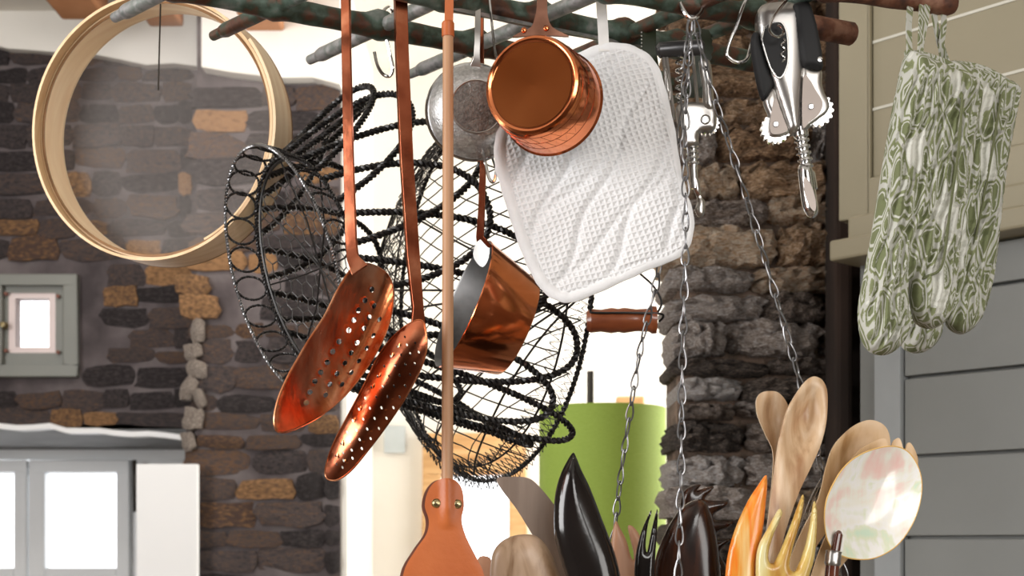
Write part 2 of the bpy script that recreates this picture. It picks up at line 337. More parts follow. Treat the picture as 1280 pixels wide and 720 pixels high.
# waffle cloth
def waffle():
    q = NT('white_waffle_cotton'); q.b.inputs['Roughness'].default_value = 0.95
    tc = q.n('ShaderNodeTexCoord'); mp = q.n('ShaderNodeMapping'); mp.inputs['Rotation'].default_value = (0, 0.28, 0); q.l(tc.outputs['Object'], mp.inputs[0])
    nz = q.n('ShaderNodeTexNoise', Scale=14.0); q.l(mp.outputs[0], nz.inputs['Vector'])
    va = q.n('ShaderNodeVectorMath', operation='MULTIPLY_ADD'); q.l(nz.outputs['Color'], va.inputs[0]); va.inputs[1].default_value = (0.012, 0, 0.012); q.l(mp.outputs[0], va.inputs[2])
    sx = q.n('ShaderNodeSeparateXYZ'); q.l(va.outputs[0], sx.inputs[0]); hs = []
    for o in (0, 2):
        m1 = q.n('ShaderNodeMath', operation='MULTIPLY'); q.l(sx.outputs[o], m1.inputs[0]); m1.inputs[1].default_value = 2*math.pi/0.0068
        m2 = q.n('ShaderNodeMath', operation='COSINE'); q.l(m1.outputs[0], m2.inputs[0]); hs.append(m2)
    mx = q.n('ShaderNodeMath', operation='MAXIMUM'); q.l(hs[0].outputs[0], mx.inputs[0]); q.l(hs[1].outputs[0], mx.inputs[1])
    n3 = q.n('ShaderNodeTexNoise', Scale=400.0); q.l(mp.outputs[0], n3.inputs['Vector'])
    ad = q.n('ShaderNodeMath', operation='MULTIPLY_ADD'); q.l(n3.outputs[0], ad.inputs[0]); ad.inputs[1].default_value = 0.5; q.l(mx.outputs[0], ad.inputs[2])
    bp = q.n('ShaderNodeBump', Strength=0.7, Distance=0.0013); q.l(ad.outputs[0], bp.inputs['Height']); q.l(bp.outputs[0], q.b.inputs['Normal'])
    q.b.inputs['Base Color'].default_value = (0.84, 0.84, 0.85, 1); return q.m
M['waffle'] = waffle()
def leafy():
    q = NT('green_leaf_jacquard'); q.b.inputs['Roughness'].default_value = 0.9
    tc = q.n('ShaderNodeTexCoord'); mp = q.n('ShaderNodeMapping'); mp.inputs['Scale'].default_value = (1.25, 1, 0.55); mp.inputs['Rotation'].default_value = (0, 0.7, 0); q.l(tc.outputs['Object'], mp.inputs[0])
    nz = q.n('ShaderNodeTexNoise', Scale=30.0, Detail=1.0); q.l(mp.outputs[0], nz.inputs['Vector'])
    va = q.n('ShaderNodeVectorMath', operation='MULTIPLY_ADD'); q.l(nz.outputs['Color'], va.inputs[0]); va.inputs[1].default_value = (0.02, 0.02, 0.02); q.l(mp.outputs[0], va.inputs[2])
    v = q.n('ShaderNodeTexVoronoi', feature='DISTANCE_TO_EDGE', Scale=44.0); q.l(va.outputs[0], v.inputs['Vector'])
    r1 = q.n('ShaderNodeValToRGB'); e = r1.color_ramp.elements
    e[0].position = 0.0; e[0].color = c4((0.50, 0.50, 0.45)); e[1].position = 0.225; e[1].color = c4((0.16, 0.18, 0.085))
    for p, c in ((0.055, (0.50, 0.50, 0.45)), (0.075, (0.22, 0.24, 0.12)), (0.145, (0.16, 0.18, 0.085)), (0.165, (0.52, 0.52, 0.46)), (0.205, (0.54, 0.54, 0.48))):
        x = e.new(p); x.color = c4(c)
    q.l(v.outputs['Distance'], r1.inputs[0])
    v2 = q.n('ShaderNodeTexVoronoi', Scale=44.0); q.l(va.outputs[0], v2.inputs['Vector'])
    sp = q.n('ShaderNodeSeparateColor'); q.l(v2.outputs['Color'], sp.inputs[0])
    gt = q.n('ShaderNodeMath', operation='GREATER_THAN'); gt.inputs[1].default_value = 0.90; q.l(sp.outputs[0], gt.inputs[0])
    mx = q.n('ShaderNodeMix', data_type='RGBA'); q.l(gt.outputs[0], mx.inputs[0]); q.l(r1.outputs[0], mx.inputs[6]); mx.inputs[7].default_value = c4((0.62, 0.62, 0.56))
    q.l(mx.outputs[2], q.b.inputs['Base Color'])
    n3 = q.n('ShaderNodeTexNoise', Scale=500.0); q.l(tc.outputs['Object'], n3.inputs['Vector'])
    bp = q.n('ShaderNodeBump', Strength=0.4, Distance=0.001); q.l(n3.outputs[0], bp.inputs['Height']); q.l(bp.outputs[0], q.b.inputs['Normal'])
    return q.m
M['leafy'] = leafy()
def pearl():
    q = NT('mother_of_pearl'); q.b.inputs['Roughness'].default_value = 0.22; q.b.inputs['Coat Weight'].default_value = 0.6; q.b.inputs['Coat Roughness'].default_value = 0.08
    tc = q.n('ShaderNodeTexCoord'); mp = q.n('ShaderNodeMapping'); mp.inputs['Scale'].default_value = (1, 1, 1); mp.inputs['Rotation'].default_value = (0, 0.6, 0); q.l(tc.outputs['Object'], mp.inputs[0])
    n1 = q.n('ShaderNodeTexNoise', Scale=14.0, Detail=3.0, Distortion=1.5); q.l(mp.outputs[0], n1.inputs['Vector'])
    m2 = q.n('ShaderNodeMapping'); m2.inputs['Scale'].default_value = (1, 1, 0.10); m2.inputs['Rotation'].default_value = (0, -0.75, 0); q.l(tc.outputs['Object'], m2.inputs[0])
    n2 = q.n('ShaderNodeTexNoise', Scale=90.0, Detail=4.0); q.l(m2.outputs[0], n2.inputs['Vector'])
    ad = q.n('ShaderNodeMath', operation='MULTIPLY_ADD'); q.l(n2.outputs[0], ad.inputs[0]); ad.inputs[1].default_value = 0.35; q.l(n1.outputs[0], ad.inputs[2])
    rp = q.n('ShaderNodeValToRGB'); e = rp.color_ramp.elements; e[0].position = 0.45; e[0].color = c4((0.68, 0.84, 0.66)); e[1].position = 0.93; e[1].color = c4((0.93, 0.62, 0.56))
    for p, c in ((0.55, (0.80, 0.84, 0.64)), (0.63, (0.95, 0.94, 0.92)), (0.72, (0.92, 0.90, 0.80)), (0.80, (0.92, 0.76, 0.68))): x = e.new(p); x.color = c4(c)
    q.l(ad.outputs[0], rp.inputs[0]); q.l(rp.outputs[0], q.b.inputs['Base Color'])
    bp = q.n('ShaderNodeBump', Strength=0.15, Distance=0.001); q.l(n2.outputs[0], bp.inputs['Height']); q.l(bp.outputs[0], q.b.inputs['Normal']); return q.m
M['pearl'] = pearl()
M['pearl_edge'] = mat('golden_shell_edge', [(0.80, 0.45, 0.10), (0.85, 0.58, 0.22)], rough=0.3, scale=20)

# ------------------------------------------------------------------ room shell
X0, X1, Y0, Y1, ZC = -2.7, 2.4, -2.2, 5.3, 3.12
struct(MB().box((X0, Y0, -0.1), (X1, Y1, 0)).build('floor', M['floor'], smooth=False))
struct(MB().box((X0, Y0, ZC), (X1, Y1, ZC+0.1)).build('ceiling', M['ceiling'], smooth=False))
struct(MB().box((X0, Y0-0.1, 0), (X1, Y0, ZC)).build('wall_front', M['roomplaster'], smooth=False))
struct(MB().box((X0-0.1, Y0, 0), (X0, Y1, ZC)).build('wall_left', M['roomplaster'], smooth=False))
struct(MB().box((X1, Y0, 0), (X1+0.1, Y1, ZC)).build('wall_right', M['roomplaster'], smooth=False))
def holed(mb, x0, x1, z0, z1, y0, y1, holes):
    xs = sorted({x0, x1}|{h[0] for h in holes}|{h[1] for h in holes}); zs = sorted({z0, z1}|{h[2] for h in holes}|{h[3] for h in holes})
    for a, b in zip(xs[:-1], xs[1:]):
        for c, d in zip(zs[:-1], zs[1:]):
            mx, mz = (a+b)/2, (c+d)/2
            if any(h[0] < mx < h[1] and h[2] < mz < h[3] for h in holes): continue
            mb.box((a, y0, c), (b, y1, d))
    return mb
def X(px, d): return (px-640)/F*d
def Z(py, d): return CZ+(HY-py)/F*d
# plastered back wall with the pine-framed window
BD = 5.0
wb = struct(holed(MB(), X(424, BD)-0.06, X1, 0, ZC, BD, BD+0.25, [(X(532, BD), X(656, BD), Z(800, BD), Z(542, BD))]).build('wall_back', M['plaster'], smooth=False))
# stone room wall (left), windows recessed
SD = 4.5
holesL = [(X(0, SD)-0.12, X(92, SD), Z(468, SD), Z(345, SD)), (X0+.3, X(232, SD), 0.6, Z(536, SD))]
wl = holed(MB(), X0, X(262, SD), 0, ZC, SD, SD+0.45, holesL)
WL = struct(wl.build('wall_rubble_left', M['mortar'], smooth=False))
PB = 4.22
WP = struct(MB().box((X(246, PB), PB, 0), (X(425, PB), SD+0.5, ZC)).build('wall_rubble_corner', M['mortar'], smooth=False))
def stone_mesh(nx, nz, m, dep=1.0, seed=0, rag=0.12):
    r = np.random.RandomState(seed); mb = MB(); V = []; f = []
    for j in range(nz+1):
        for i in range(nx+1):
            u = i/nx*2-1; v = j/nz*2-1
            ex = (abs(u)**4+abs(v)**4)
            uu = u*(1-0.10*v*v)+r.uniform(-rag, rag)*(0.5 if abs(u) < 1 else 0.55); vv = v*(1-0.12*u*u)+r.uniform(-rag, rag)*0.8
            V.append((uu/2, -0.5*(1-0.42*min(1, ex*0.6))+r.uniform(-0.12, 0.12), vv/2))
    for j in range(nz):
        for i in range(nx): a = j*(nx+1)+i; f.append((a, a+1, a+nx+2, a+nx+1))
    ring = [i for i in range(nx+1)]+[(j+1)*(nx+1)-1 for j in range(1, nz+1)]+[nz*(nx+1)+i for i in range(nx-1, -1, -1)]+[j*(nx+1) for j in range(nz-1, 0, -1)]
    k = len(V)
    for a in ring: V.append((V[a][0], dep-0.5, V[a][2]))
    for i in range(len(ring)):
        j = (i+1) % len(ring); f.append((ring[i], k+i, k+j, ring[j]))
    me = bpy.data.meshes.new('stone'); me.from_pydata(V, [], [tuple(q[::-1]) for q in f]); me.shade_smooth(); me.set_sharp_from_angle(angle=math.radians(48)); me.materials.append(m); return me
def put_stone(me, parent, cx, cy, cz, sx, sy, sz, rot=0.0):
    o = bpy.data.objects.new('stone', me); C.objects.link(o); o.parent = parent; P = Vector(parent['org'])
    o.location = Vector((cx, cy, cz))-P; o.scale = (sx, sy, sz); o.rotation_euler = (0, rot, 0); return o
low = [stone_mesh(3, 3, M['stone_dark'], seed=s, rag=0.2) for s in range(12)]
lowr = [stone_mesh(3, 3, M['stone_rust'], seed=s+20, rag=0.2) for s in range(5)]
lit_stone = [stone_mesh(3, 3, M['lit_stone'], seed=s+90, rag=0.26) for s in range(4)]
def courses(parent, pxa, pxb, pya, pyb, d, meshes, hr, wr, excl=(), prot=0.03, alt=None, gap=3, left_rag=0, depth=None):
    y = pya
    while y < pyb:
        h = random.uniform(*hr); x = pxa+random.uniform(-12, 4)+(random.uniform(-left_rag, left_rag))
        while x < pxb-8:
            wd = min(random.uniform(*wr), pxb+4-x)
            if pxb-(x+wd) < 14: wd = pxb-x
            cx, cy = x+wd/2, y+h/2
            if not any(a-6 < cx+wd*0.42 and cx-wd*0.42 < b+6 and c-3 < cy+h*0.4 and cy-h*0.4 < e+3 for a, b, c, e in excl):
                ms = alt(cx, cy) if alt else meshes
                s = d/F; me = random.choice(ms); hh = h*random.uniform(0.8, 1.08)
                dp = depth or prot*2
                put_stone(me, parent, X(cx, d), d-prot*random.uniform(0.2, 1.0)+dp/2, Z(cy+random.uniform(-2, 2), d), (wd-gap)*s*1.02, dp, (hh-gap)*s, random.uniform(-0.05, 0.05))
            x += wd
        y += h
def altL(cx, cy):
    if random.random() < 0.07: return lowr
    return low
courses(WL, -10, 240, 62, 530, SD-0.002, low, (16, 34), (28, 84), excl=[(-20, 94, 342, 472)], prot=0.014, alt=altL, gap=1.0)
def altP(cx, cy):
    return lowr if random.random() < 0.09 else low
courses(WP, 240, 424, 106, 722, PB-0.002, low, (18, 36), (34, 92), prot=0.016, alt=altP, gap=1.0, excl=[(204, 274, 350, 402)])
for cx, cy, wd, h in ((231, 357, 44, 24), (240, 384, 50, 30)): put_stone(lowr[0], WP, X(cx+10, PB), PB-.01, Z(cy, PB), (wd)*PB/F, .05, h*PB/F)
for cx, cy, wd, h, ro in ((249, 414, 16, 30, .15), (243, 440, 22, 18, -.3), (248, 462, 26, 22, .3), (238, 486, 18, 30, .5), (251, 498, 13, 24, -.2), (243, 524, 24, 26, .1), (237, 552, 16, 22, -.3)): put_stone(lit_stone[cy % 4], WP, X(cx, PB), PB-.002, Z(cy, PB), wd*PB/F, .07, h*PB/F, ro)  # pale stones painted as the window-lit edge of the corner
# whitewashed band over the rubble
bb = MB(); n = 14; P = []
for i in range(n):
    px0 = -60+i*(425+60)/n; px1 = px0+(425+60)/n
    e = lambda p: 57+(p/425)*47+2.5*math.sin(p*0.045)+1.5*math.sin(p*0.11)
    d = 4.16 if px0 > 225 else 4.455; a = W(px0, e(px0), d); b = W(px1, e(px1), d)
    bb.hexa([a, b, (b.x, SD+.3, b.z), (a.x, SD+.3, a.z), (a.x, a.y, ZC), (b.x, b.y, ZC), (b.x, SD+.3, ZC), (a.x, SD+.3, ZC)])
struct(bb.build('wall_whitewash_band', M['plaster'], smooth=False))
jg = 'timber joist ends over the whitewashed band'
for px, wpx, py, lb in ((95, 60, 11, 'terracotta timber joist end at the far left of the ceiling'), (199, 44, 20, 'terracotta timber joist end seen through the drum sieve'), (326, 50, 29, 'terracotta timber joist end just right of the drum sieve rim')):
    o = struct(MB().box((X(px-wpx/2, 4.1), 3.75, Z(py, 4.1)), (X(px+wpx/2, 4.1), 4.19, ZC)).build('trim_joist', M['joist'], smooth=False, bevel=0.008))
# small window_1
def winbox(mb, a, b, c, e, d, th): return mb.box((X(a, d), d, Z(e, d)), (X(b, d), d+th, Z(c, d)))
def frame(mb, a, b, c, e, ia, ib, ic, ie, d, th):
    winbox(mb, a, b, c, ic, d, th); winbox(mb, a, b, ie, e, d, th); winbox(mb, a, ia, ic, ie, d, th); winbox(mb, ib, b, ic, ie, d, th); return mb
w1 = struct(thing('window_1', (X(40, SD), SD, Z(470, SD)), '', '')); del w1['label'], w1['category']
frame(MB(), -18, 96, 342, 471, 2, 78, 356, 456, SD-0.03, 0.08).build('window_frame', M['sash'], w1, smooth=False, bevel=0.004)
frame(MB(), 1, 79, 355, 457, 10, 69, 366, 441, SD-0.005, 0.05).build('sash', M['sash'], w1, smooth=False, bevel=0.003)
M['pinkpaint'] = mat('pinkish_bead', [(0.74, 0.62, 0.60), (0.8, 0.68, 0.66)], rough=0.5)
frame(MB(), 9, 70, 365, 442, 19, 61, 373, 434, SD+0.0, 0.05).build('glazing_bead', M['pinkpaint'], w1, smooth=False)
winbox(MB(), 18, 62, 372, 435, SD+0.03, 0.004).build('pane', M['glass'], w1, smooth=False)
for bx, by in ((7, 367), (72, 370), (7, 438), (72, 440)):
    MB().lathe([(0.0001, 0), (0.006, 0), (0.006, 0.012), (0.0001, 0.012)], W(bx, by, SD-0.02), (0, 1, 0), 8).build('bolt', M['leather_edge'], w1)
MB().lathe([(0.0001, 0), (0.008, 0.002), (0.006, 0.02), (0.012, 0.03)], W(2, 405, SD-0.05), (0, 1, 0), 10).build('knob', M['brass'], w1)
# plastered recess and window_2
rv = MB()
a0, a1 = X0+.3, X(236, SD); zt = Z(536, SD); WD = 4.98; zb = Z(566, WD)
rv.hexa([(a0, SD, zt), (a1, SD, zt), (a1, WD+0.1, zb), (a0, WD+0.1, zb), (a0, SD, zt+0.015), (a1, SD, zt+0.015), (a1, WD+0.1, zb+0.02), (a0, WD+0.1, zb+0.02)])
rv.hexa([(a1, SD, 0.6), (a1+0.02, SD, 0.6), (a1+0.02, WD+.1, 0.6), (a1-0.10, WD+.1, 0.6), (a1, SD, zt), (a1+0.02, SD, zt), (a1+0.02, WD+.1, zt), (a1-0.10, WD+.1, zt)])
struct(rv.build('trim_recess', M['reveal'], smooth=False))
ll = MB(); n = 12
for i in range(n):
    p0 = -20+i*(226+20)/n; p1 = p0+(226+20)/n; q = lambda p: 529+(p/226)*13+1.2*math.sin(p*.09)-(3 if 45 < p < 75 else 0)
    A = W(p0, q(p0), SD-.035); B = W(p1, q(p1), SD-.035)
    ll.hexa([(A.x, A.y, A.z-0.016), (B.x, B.y, B.z-0.016), (B.x, SD+.02, B.z-.016), (A.x, SD+.02, A.z-.016), A, B, (B.x, SD+.02, B.z), (A.x, SD+.02, A.z)])
struct(ll.build('trim_lintel_lit_edge', M['brightwhite'], smooth=False))  # bright white strip paints the lit top edge of the recess
w2 = struct(thing('window_2', (X(80, WD), WD, 0.6), '', '')); del w2['label'], w2['category']
for s_ in ((-160, 17, 590, 711), ):
    pass
fr = MB()
winbox(fr, -160, 262, 560, 574, WD-0.02, 0.09); winbox(fr, 160, 262, 574, 900, WD-0.02, 0.09); winbox(fr, -160, 185, 900, 925, WD-.02, .09); winbox(fr, -185, -160, 566, 925, WD-.02, .09)
fr.build('window_frame', M['white'], w2, smooth=False, bevel=0.005)
for a, b in ((-160, 33), (36, 161)):
    o = frame(MB(), a, b, 575, 899, a+20, b-16, 590, 880, WD-0.05, 0.05); winbox(o, a+20, b-16, 710, 722, WD-.05, .05); o = o.build('sash', M['white'], w2, smooth=False, bevel=0.004)
    winbox(MB(), a+20, b-16, 590, 710, WD-0.03, 0.004).build('pane', M['glass'], o, smooth=False)
    winbox(MB(), a+20, b-16, 722, 880, WD-0.03, 0.004).build('pane', M['glass'], o, smooth=False)
MB().tube([W(168, 575, WD-.09), W(169, 640, WD-.09)], 0.008, 8).build('hinge', M['dark'], w2)
# open white shutter leaf, folded back against the corner
sh = struct(thing('window_2_shutter', W(208, 900, 4.16), '', '')); del sh['label'], sh['category']; sh.name = 'window_shutter'
MB().box((X(170, 4.14), 4.14, Z(900, 4.14)), (X(247, 4.14), 4.165, Z(580, 4.14))).build('leaf', M['brightwhite'], sh, smooth=False, bevel=0.003)
for py in (600, 860): MB().box((X(165, 4.14), 4.165, Z(py+8, 4.14)), (X(190, 4.14), 4.17, Z(py-8, 4.14))).build('hinge', M['dark'], sh, smooth=False)
# window_3 pine
w3 = struct(thing('window_3', (X(594, BD), BD, Z(800, BD)), '', '')); del w3['label'], w3['category']
o = frame(MB(), 528, 658, 541, 802, 551, 636, 592, 780, BD-0.03, 0.12).build('window_frame', M['pine'], w3, smooth=False, bevel=0.006)
MB().box((X(545, BD), BD-0.045, Z(574, BD)), (X(650, BD), BD-.03, Z(563, BD))).build('moulding', M['pine'], w3, smooth=False, bevel=0.004)
winbox(MB(), 551, 636, 592, 780, BD+0.03, 0.004).build('pane', M['glass'], w3, smooth=False)
struct(MB().box((X(425, PB)+.001, PB+.01, 0), (X(425, PB)+0.02, BD, ZC)).build('wall_plaster_return', M['plaster'], smooth=False))
# rubble pier
WC = struct(MB().box((X(848, 2.95), 2.965, 0), (X(1062, 2.92), 3.18, ZC)).build('wall_rubble_pier', M['mortar_lt'], smooth=False))
big_t = [stone_mesh(11, 7, M['stone_tan'], seed=40+s, rag=0.14) for s in range(7)]
big_g = [stone_mesh(11, 7, M['stone_grey'], seed=60+s, rag=0.14) for s in range(7)]
def altC(cx, cy):
    p = 0.12 if cy < 330 else (0.55 if cy < 430 else 0.93)
    return big_g if random.random() < p else big_t
courses(WC, 842, 1052, -40, 725, 2.93, big_t, (24, 50), (60, 150), prot=0.05, alt=altC, gap=1.5, left_rag=9, depth=0.24)
struct(MB().box((X(1036, 2.86), 2.80, 0), (X(1058, 2.86), 2.90, ZC)).build('trim_post', M['darkpost'], smooth=False, bevel=0.01))
struct(MB().box((X(1050, 2.95), 2.95, 0), (X1, 3.05, ZC)).build('wall_behind_cabinets', M['darkpost'], smooth=False))

# ------------------------------------------------------------------ cabinets (front face runs toward the viewer at 48 degrees)
c0 = Vector((0.709, 2.60, 0)); cdir = Vector((0.67, -0.742, 0)).normalized(); cn = Vector((-cdir.y, cdir.x, 0)); cn = cn if cn.y < 0 else -cn
def cab(px, py, off=0.0):
    m = (px-640)/F; q = c0+cn*off
    t = (q.y*m-q.x)/(cdir.x-cdir.y*m); p = q+cdir*t; return t, CZ+(HY-py)/F*p.y
def cbox(mb, s0, s1, z0, z1, o0, o1):
    p = []
    for z in (z0, z1):
        for s, o in ((s0, o0), (s1, o0), (s1, o1), (s0, o1)): v = c0+cdir*s+cn*o; p.append((v.x, v.y, z))
    mb.hexa([p[0], p[1], p[2], p[3], p[4], p[5], p[6], p[7]]); return mb
S1 = 1.0
sA, _ = cab(1048, 200); sB, zB = cab(1086, 215)
# upper cupboard
uz0 = cab(1052, 276)[1]; up = thing('wall_cupboard', tuple(c0)[:2]+(uz0,), 'olive wall cupboard above the ledge behind the green oven mitts', 'cupboard')
cbox(MB(), sA, S1, uz0, ZC-.01, -0.30, -0.022).build('body', M['cab_up'], up, smooth=False)
dr = MB(); zr = cab(1086, 222)[1]
cbox(dr, sA, sB, uz0, ZC-.01, -0.02, 0.0); cbox(dr, sB, S1, uz0, zr, -0.02, 0.0)
dr.build('door_frame', M['cab_up'], up, smooth=False, bevel=0.003)
zs = [zr]+[cab(1086, y)[1] for y in (136, 52, -32)]+[ZC-.01]
for a, b in zip(zs[:-1], zs[1:]):
    if b-a > .01: cbox(MB(), sB+0.002, S1, a+0.002, b-0.002, -0.02, -0.010).build('board', M['cab_up'], up, smooth=False, bevel=0.0015)
M['joint'] = mat('pale_joint', [(0.62, 0.60, 0.52), (0.68, 0.66, 0.58)], rough=0.6)
for z in zs[1:-1]: cbox(MB(), sB+0.002, S1, z-0.0025, z+0.0025, -0.018, -0.0085).build('bead', M['joint'], up, smooth=False)
# ledge
lz0, lz1 = cab(1040, 326, 0.05)[1], cab(1040, 300, 0.05)[1]; sL = cab(1036, 310, 0.05)[0]
ldg = cbox(MB(), sL, S1, lz0, lz1, -0.3, 0.05); cbox(ldg, sL+0.02, S1, lz1, uz0, -0.3, 0.02)
tag(ldg.build('ledge', M['cab_up'], smooth=False, bevel=0.005), 'olive moulded ledge running between upper and lower cupboards', 'shelf')
# lower cupboard
lo = thing('tall_cupboard', tuple(c0)[:2]+(0,), 'blue-grey boarded cupboard below the olive ledge', 'cupboard')
s1, s2, s3 = cab(1064, 500)[0], cab(1092, 500)[0], cab(1125, 500)[0]
cbox(MB(), s1, S1, 0.0, lz0, -0.3, -0.03).build('body', M['cab_lo'], lo, smooth=False)
cbox(MB(), s2, s3, 0.05, lz0-0.03, -0.03, 0.0).build('stile', mat('light_grey_stile', [(0.27, 0.285, 0.29), (0.31, 0.325, 0.33)], rough=0.4), lo, smooth=False, bevel=0.003)
zl = [cab(1125, y)[1] for y in (1170, 1070, 970, 870, 771, 672, 571, 472, 372)]+[lz0-0.001]
for a, b in zip(zl[:-1], zl[1:]):
    if b-a > .01: cbox(MB(), s3+0.003, S1, a+0.003, b-0.003, -0.03, -0.010).build('board', M['cab_lo'], lo, smooth=False, bevel=0.002)
# ------------------------------------------------------------------ lamp and things near the back wall
LD = 3.55; lc = W(753, 740, LD)
lamp = thing('floor_lamp', (lc.x, LD, 0), 'lamp with a tall lime green drum shade beside the rubble pier', 'lamp')
rS = 79/F*LD; zs0, zs1 = Z(790, LD), Z(511, LD)
MB().lathe([(rS, 0), (rS, zs1-zs0), (rS-0.003, zs1-zs0), (rS-0.003, 0)], (lc.x, LD, zs0), (0, 0, 1), 64, closed=True).build('lamp_shade', M['green'], lamp)
px_ = X(738, LD)
MB().tube([(px_, LD, 0.02), (px_, LD, Z(464, LD))], 0.0085, 8).build('pole', M['dark'], lamp)
MB().lathe([(0.0001, 0.0), (0.15, 0.0), (0.15, 0.02), (0.03, 0.035), (0.0001, 0.04)], (px_, LD, 0.0), (0, 0, 1), 32).build('base', M['dark'], lamp)
sp = MB()
for k in range(3): a = k*2.094+.4; sp.tube([(px_, LD, zs1-0.03), (lc.x+(rS-.002)*math.cos(a), LD+(rS-.002)*math.sin(a), zs1-0.01)], 0.002, 6)
sp.build('spider', M['dark'], lamp)
cbd = thing('wooden_chair', (X(745, 4.6), 4.6, 0), 'pale wooden chair whose top rail shows behind the lime lamp shade', 'chair')
MB().box((X(688, 4.6), 4.58, Z(540, 4.6)), (X(806, 4.6), 4.62, Z(507, 4.6))).build('back_rail', M['pine'], cbd, smooth=False, bevel=0.006)
MB().box((X(770, 4.6), 4.575, Z(545, 4.6)), (X(805, 4.6), 4.625, Z(496, 4.6))).build('post_cap', M['pine'], cbd, smooth=False, bevel=0.006)
for a in (692, 796): MB().box((X(a, 4.6), 4.585, 0), (X(a+10, 4.6), 4.615, Z(540, 4.6))).build('post', M['pine'], cbd, smooth=False, bevel=0.003)
MB().box((X(690, 4.6), 4.25, .43), (X(806, 4.6), 4.6, .46)).build('seat', M['pine'], cbd, smooth=False, bevel=0.005)
for a in (692, 796): MB().box((X(a, 4.6), 4.26, 0), (X(a+10, 4.6), 4.29, .43)).build('leg', M['pine'], cbd, smooth=False, bevel=0.003)
pic = thing('picture', W(493, 565, 4.985), 'small pale blue-grey picture on the white wall behind the basket', 'picture')
MB().box((X(480, 4.98), 4.98, Z(566, 4.98)), (X(506, 4.98), 4.995, Z(532, 4.98))).build('panel', mat('pale_blue', [(0.45, 0.50, 0.52), (0.55, 0.6, 0.62)], rough=.7), pic, smooth=False)

# ------------------------------------------------------------------ hanging rack
H = 0.65; RD = lambda py: F*H/(HY-py); RZ = CZ+H
def R(px, py): d = RD(py); return Vector(((px-640)/F*d, d, RZ))
rack = thing('pot_rack', (0, 1.8, RZ), 'verdigris and rust iron grid rack from which the utensils hang', 'rack')
def seg_int(a, b, c, d):
    r = (b-a); s = (d-c); den = r.x*s.y-r.y*s.x; t = ((c-a).x*s.y-(c-a).y*s.x)/den; u = ((c-a).x*r.y-(c-a).y*r.x)/den; return t, u
longs = [((150, -28), (885, 112)), ((440, -26), (955, 80)), ((640, -36), (1062, 42)), ((930, -30), (1192, 6))]
cross = [((143, 22), (330, -75)), ((266, 45), (520, -75)), ((387, 75), (680, -62)), ((512, 93), (860, -58)), ((700, 78), (1000, -50)), ((835, 62), (1120, -50))]
Lw = [(R(*a), R(*b)) for a, b in longs]; Cw = [(R(*a), R(*b)) for a, b in cross]
for i, (a, b) in enumerate(Lw):
    L = (b-a).length; n = int(L/0.008); ts = []
    for (c, d) in Cw:
        t, u = seg_int(a, b, c, d)
        if -0.02 < t < 1.02 and -0.05 < u < 1.05: ts.append(t*L)
    pts = []; rr = []
    for k in range(n+1):
        s = L*k/n; g_ = max([math.exp(-((s-t)/0.014)**2) for t in ts]+[0])
        pts.append(a+(b-a)*(s/L)+Vector((0, 0, 0.0025*g_))); rr.append(0.0135*(1+0.03*math.sin(s*90+i))+0.0065*g_)
    rr[0] *= .8; rr[-1] *= .8
    MB().tube(pts, rr, 14).build('long_bar', M['rust'] if i == 3 else M['verdigris'], rack, angle=60)
for i, (a, b) in enumerate(Cw):
    L = (b-a).length; n = 30; pts = []; rr = []
    for k in range(n+1):
        s = L*k/n; pts.append(a+(b-a)*(s/L)); rr.append(0.0088 if s > 0.026 else (0.0088 if s > 0.024 else 0.0068))
    o = MB(); q = [a, a+(b-a).normalized()*0.023, a+(b-a).normalized()*0.024, a+(b-a).normalized()*0.03]+pts[3:]
    o.tube(q, [0.0062, 0.0066, 0.0082, 0.0092]+[0.009]*(len(q)-4), 12)
    o.build('cross_bar', M['barend'] if i in (0, 2, 3) else M['verdigris'], rack, angle=50)
# rusted cap of third bar and hanging rods up to ceiling
e = Lw[2][1]; dr_ = (Lw[2][1]-Lw[2][0]).normalized()
MB().tube([e-dr_*0.085, e-dr_*.08, e+dr_*0.002, e+dr_*.005], [0.0135, 0.0146, 0.0146, 0.012], 14).build('bar_end', M['rust'], rack)
for (li, t) in ((0, 0.06), (1, 0.05), (3, 0.1), (2, 0.12)):
    a, b = Lw[li]; p = a+(b-a)*t; MB().tube([p, (p.x, p.y, ZC)], 0.004, 8).build('ceiling_rod', M['dark'], rack)
# rope-like grey wire lying along the second bar
a, b = Lw[1]; dn = Vector((0, -0.006, -0.0115))
MB().tube([a+(b-a)*t+dn for t in np.linspace(0.2, 0.72, 20)], 0.003, 6).build('edge_wire', M['barend'], rack)

def hook(pts, label, d=None, r=0.0022, group=None, name='wire_hook', m='chrome'):
    P = [W(*p) for p in pts]; o = MB().tube(smooth_open(P, 6), r, 8).build(name, M[m]); return tag(o, label, 'hook', group)
hook([(494, 30, 1.845), (490, 12, 1.835), (485, 9, 1.80), (479, 17, 1.788), (482, 42, 1.79), (488, 70, 1.795), (491, 86, 1.795), (487, 95, 1.80), (479, 93, 1.80), (472, 82, 1.80), (468, 65, 1.80)], 'shiny wire S-hook holding the black twisted basket')
hook([(950, -6, 1.71), (933, 0, 1.70), (920, 33, 1.70), (909, 64, 1.70), (914, 74, 1.70), (924, 78, 1.70), (934, 73, 1.705), (939, 56, 1.71), (943, 46, 1.715)], 'empty wire hook left of the large corkscrew', r=0.0021)
hook([(990, -12, 1.69), (983, 0, 1.665), (972, 14, 1.66), (964, 27, 1.66), (962, 37, 1.66), (967, 44, 1.662), (974, 46, 1.665), (979, 42, 1.668), (978, 35, 1.67), (972, 31, 1.672)], 'looped wire hook through the top of the large corkscrew', r=0.0019)
hook([(592, 72, 1.80), (590, 80, 1.79), (588, 90, 1.785), (587, 104, 1.785), (592, 112, 1.785)], 'short wire hook tip behind the small strainer', r=0.002)
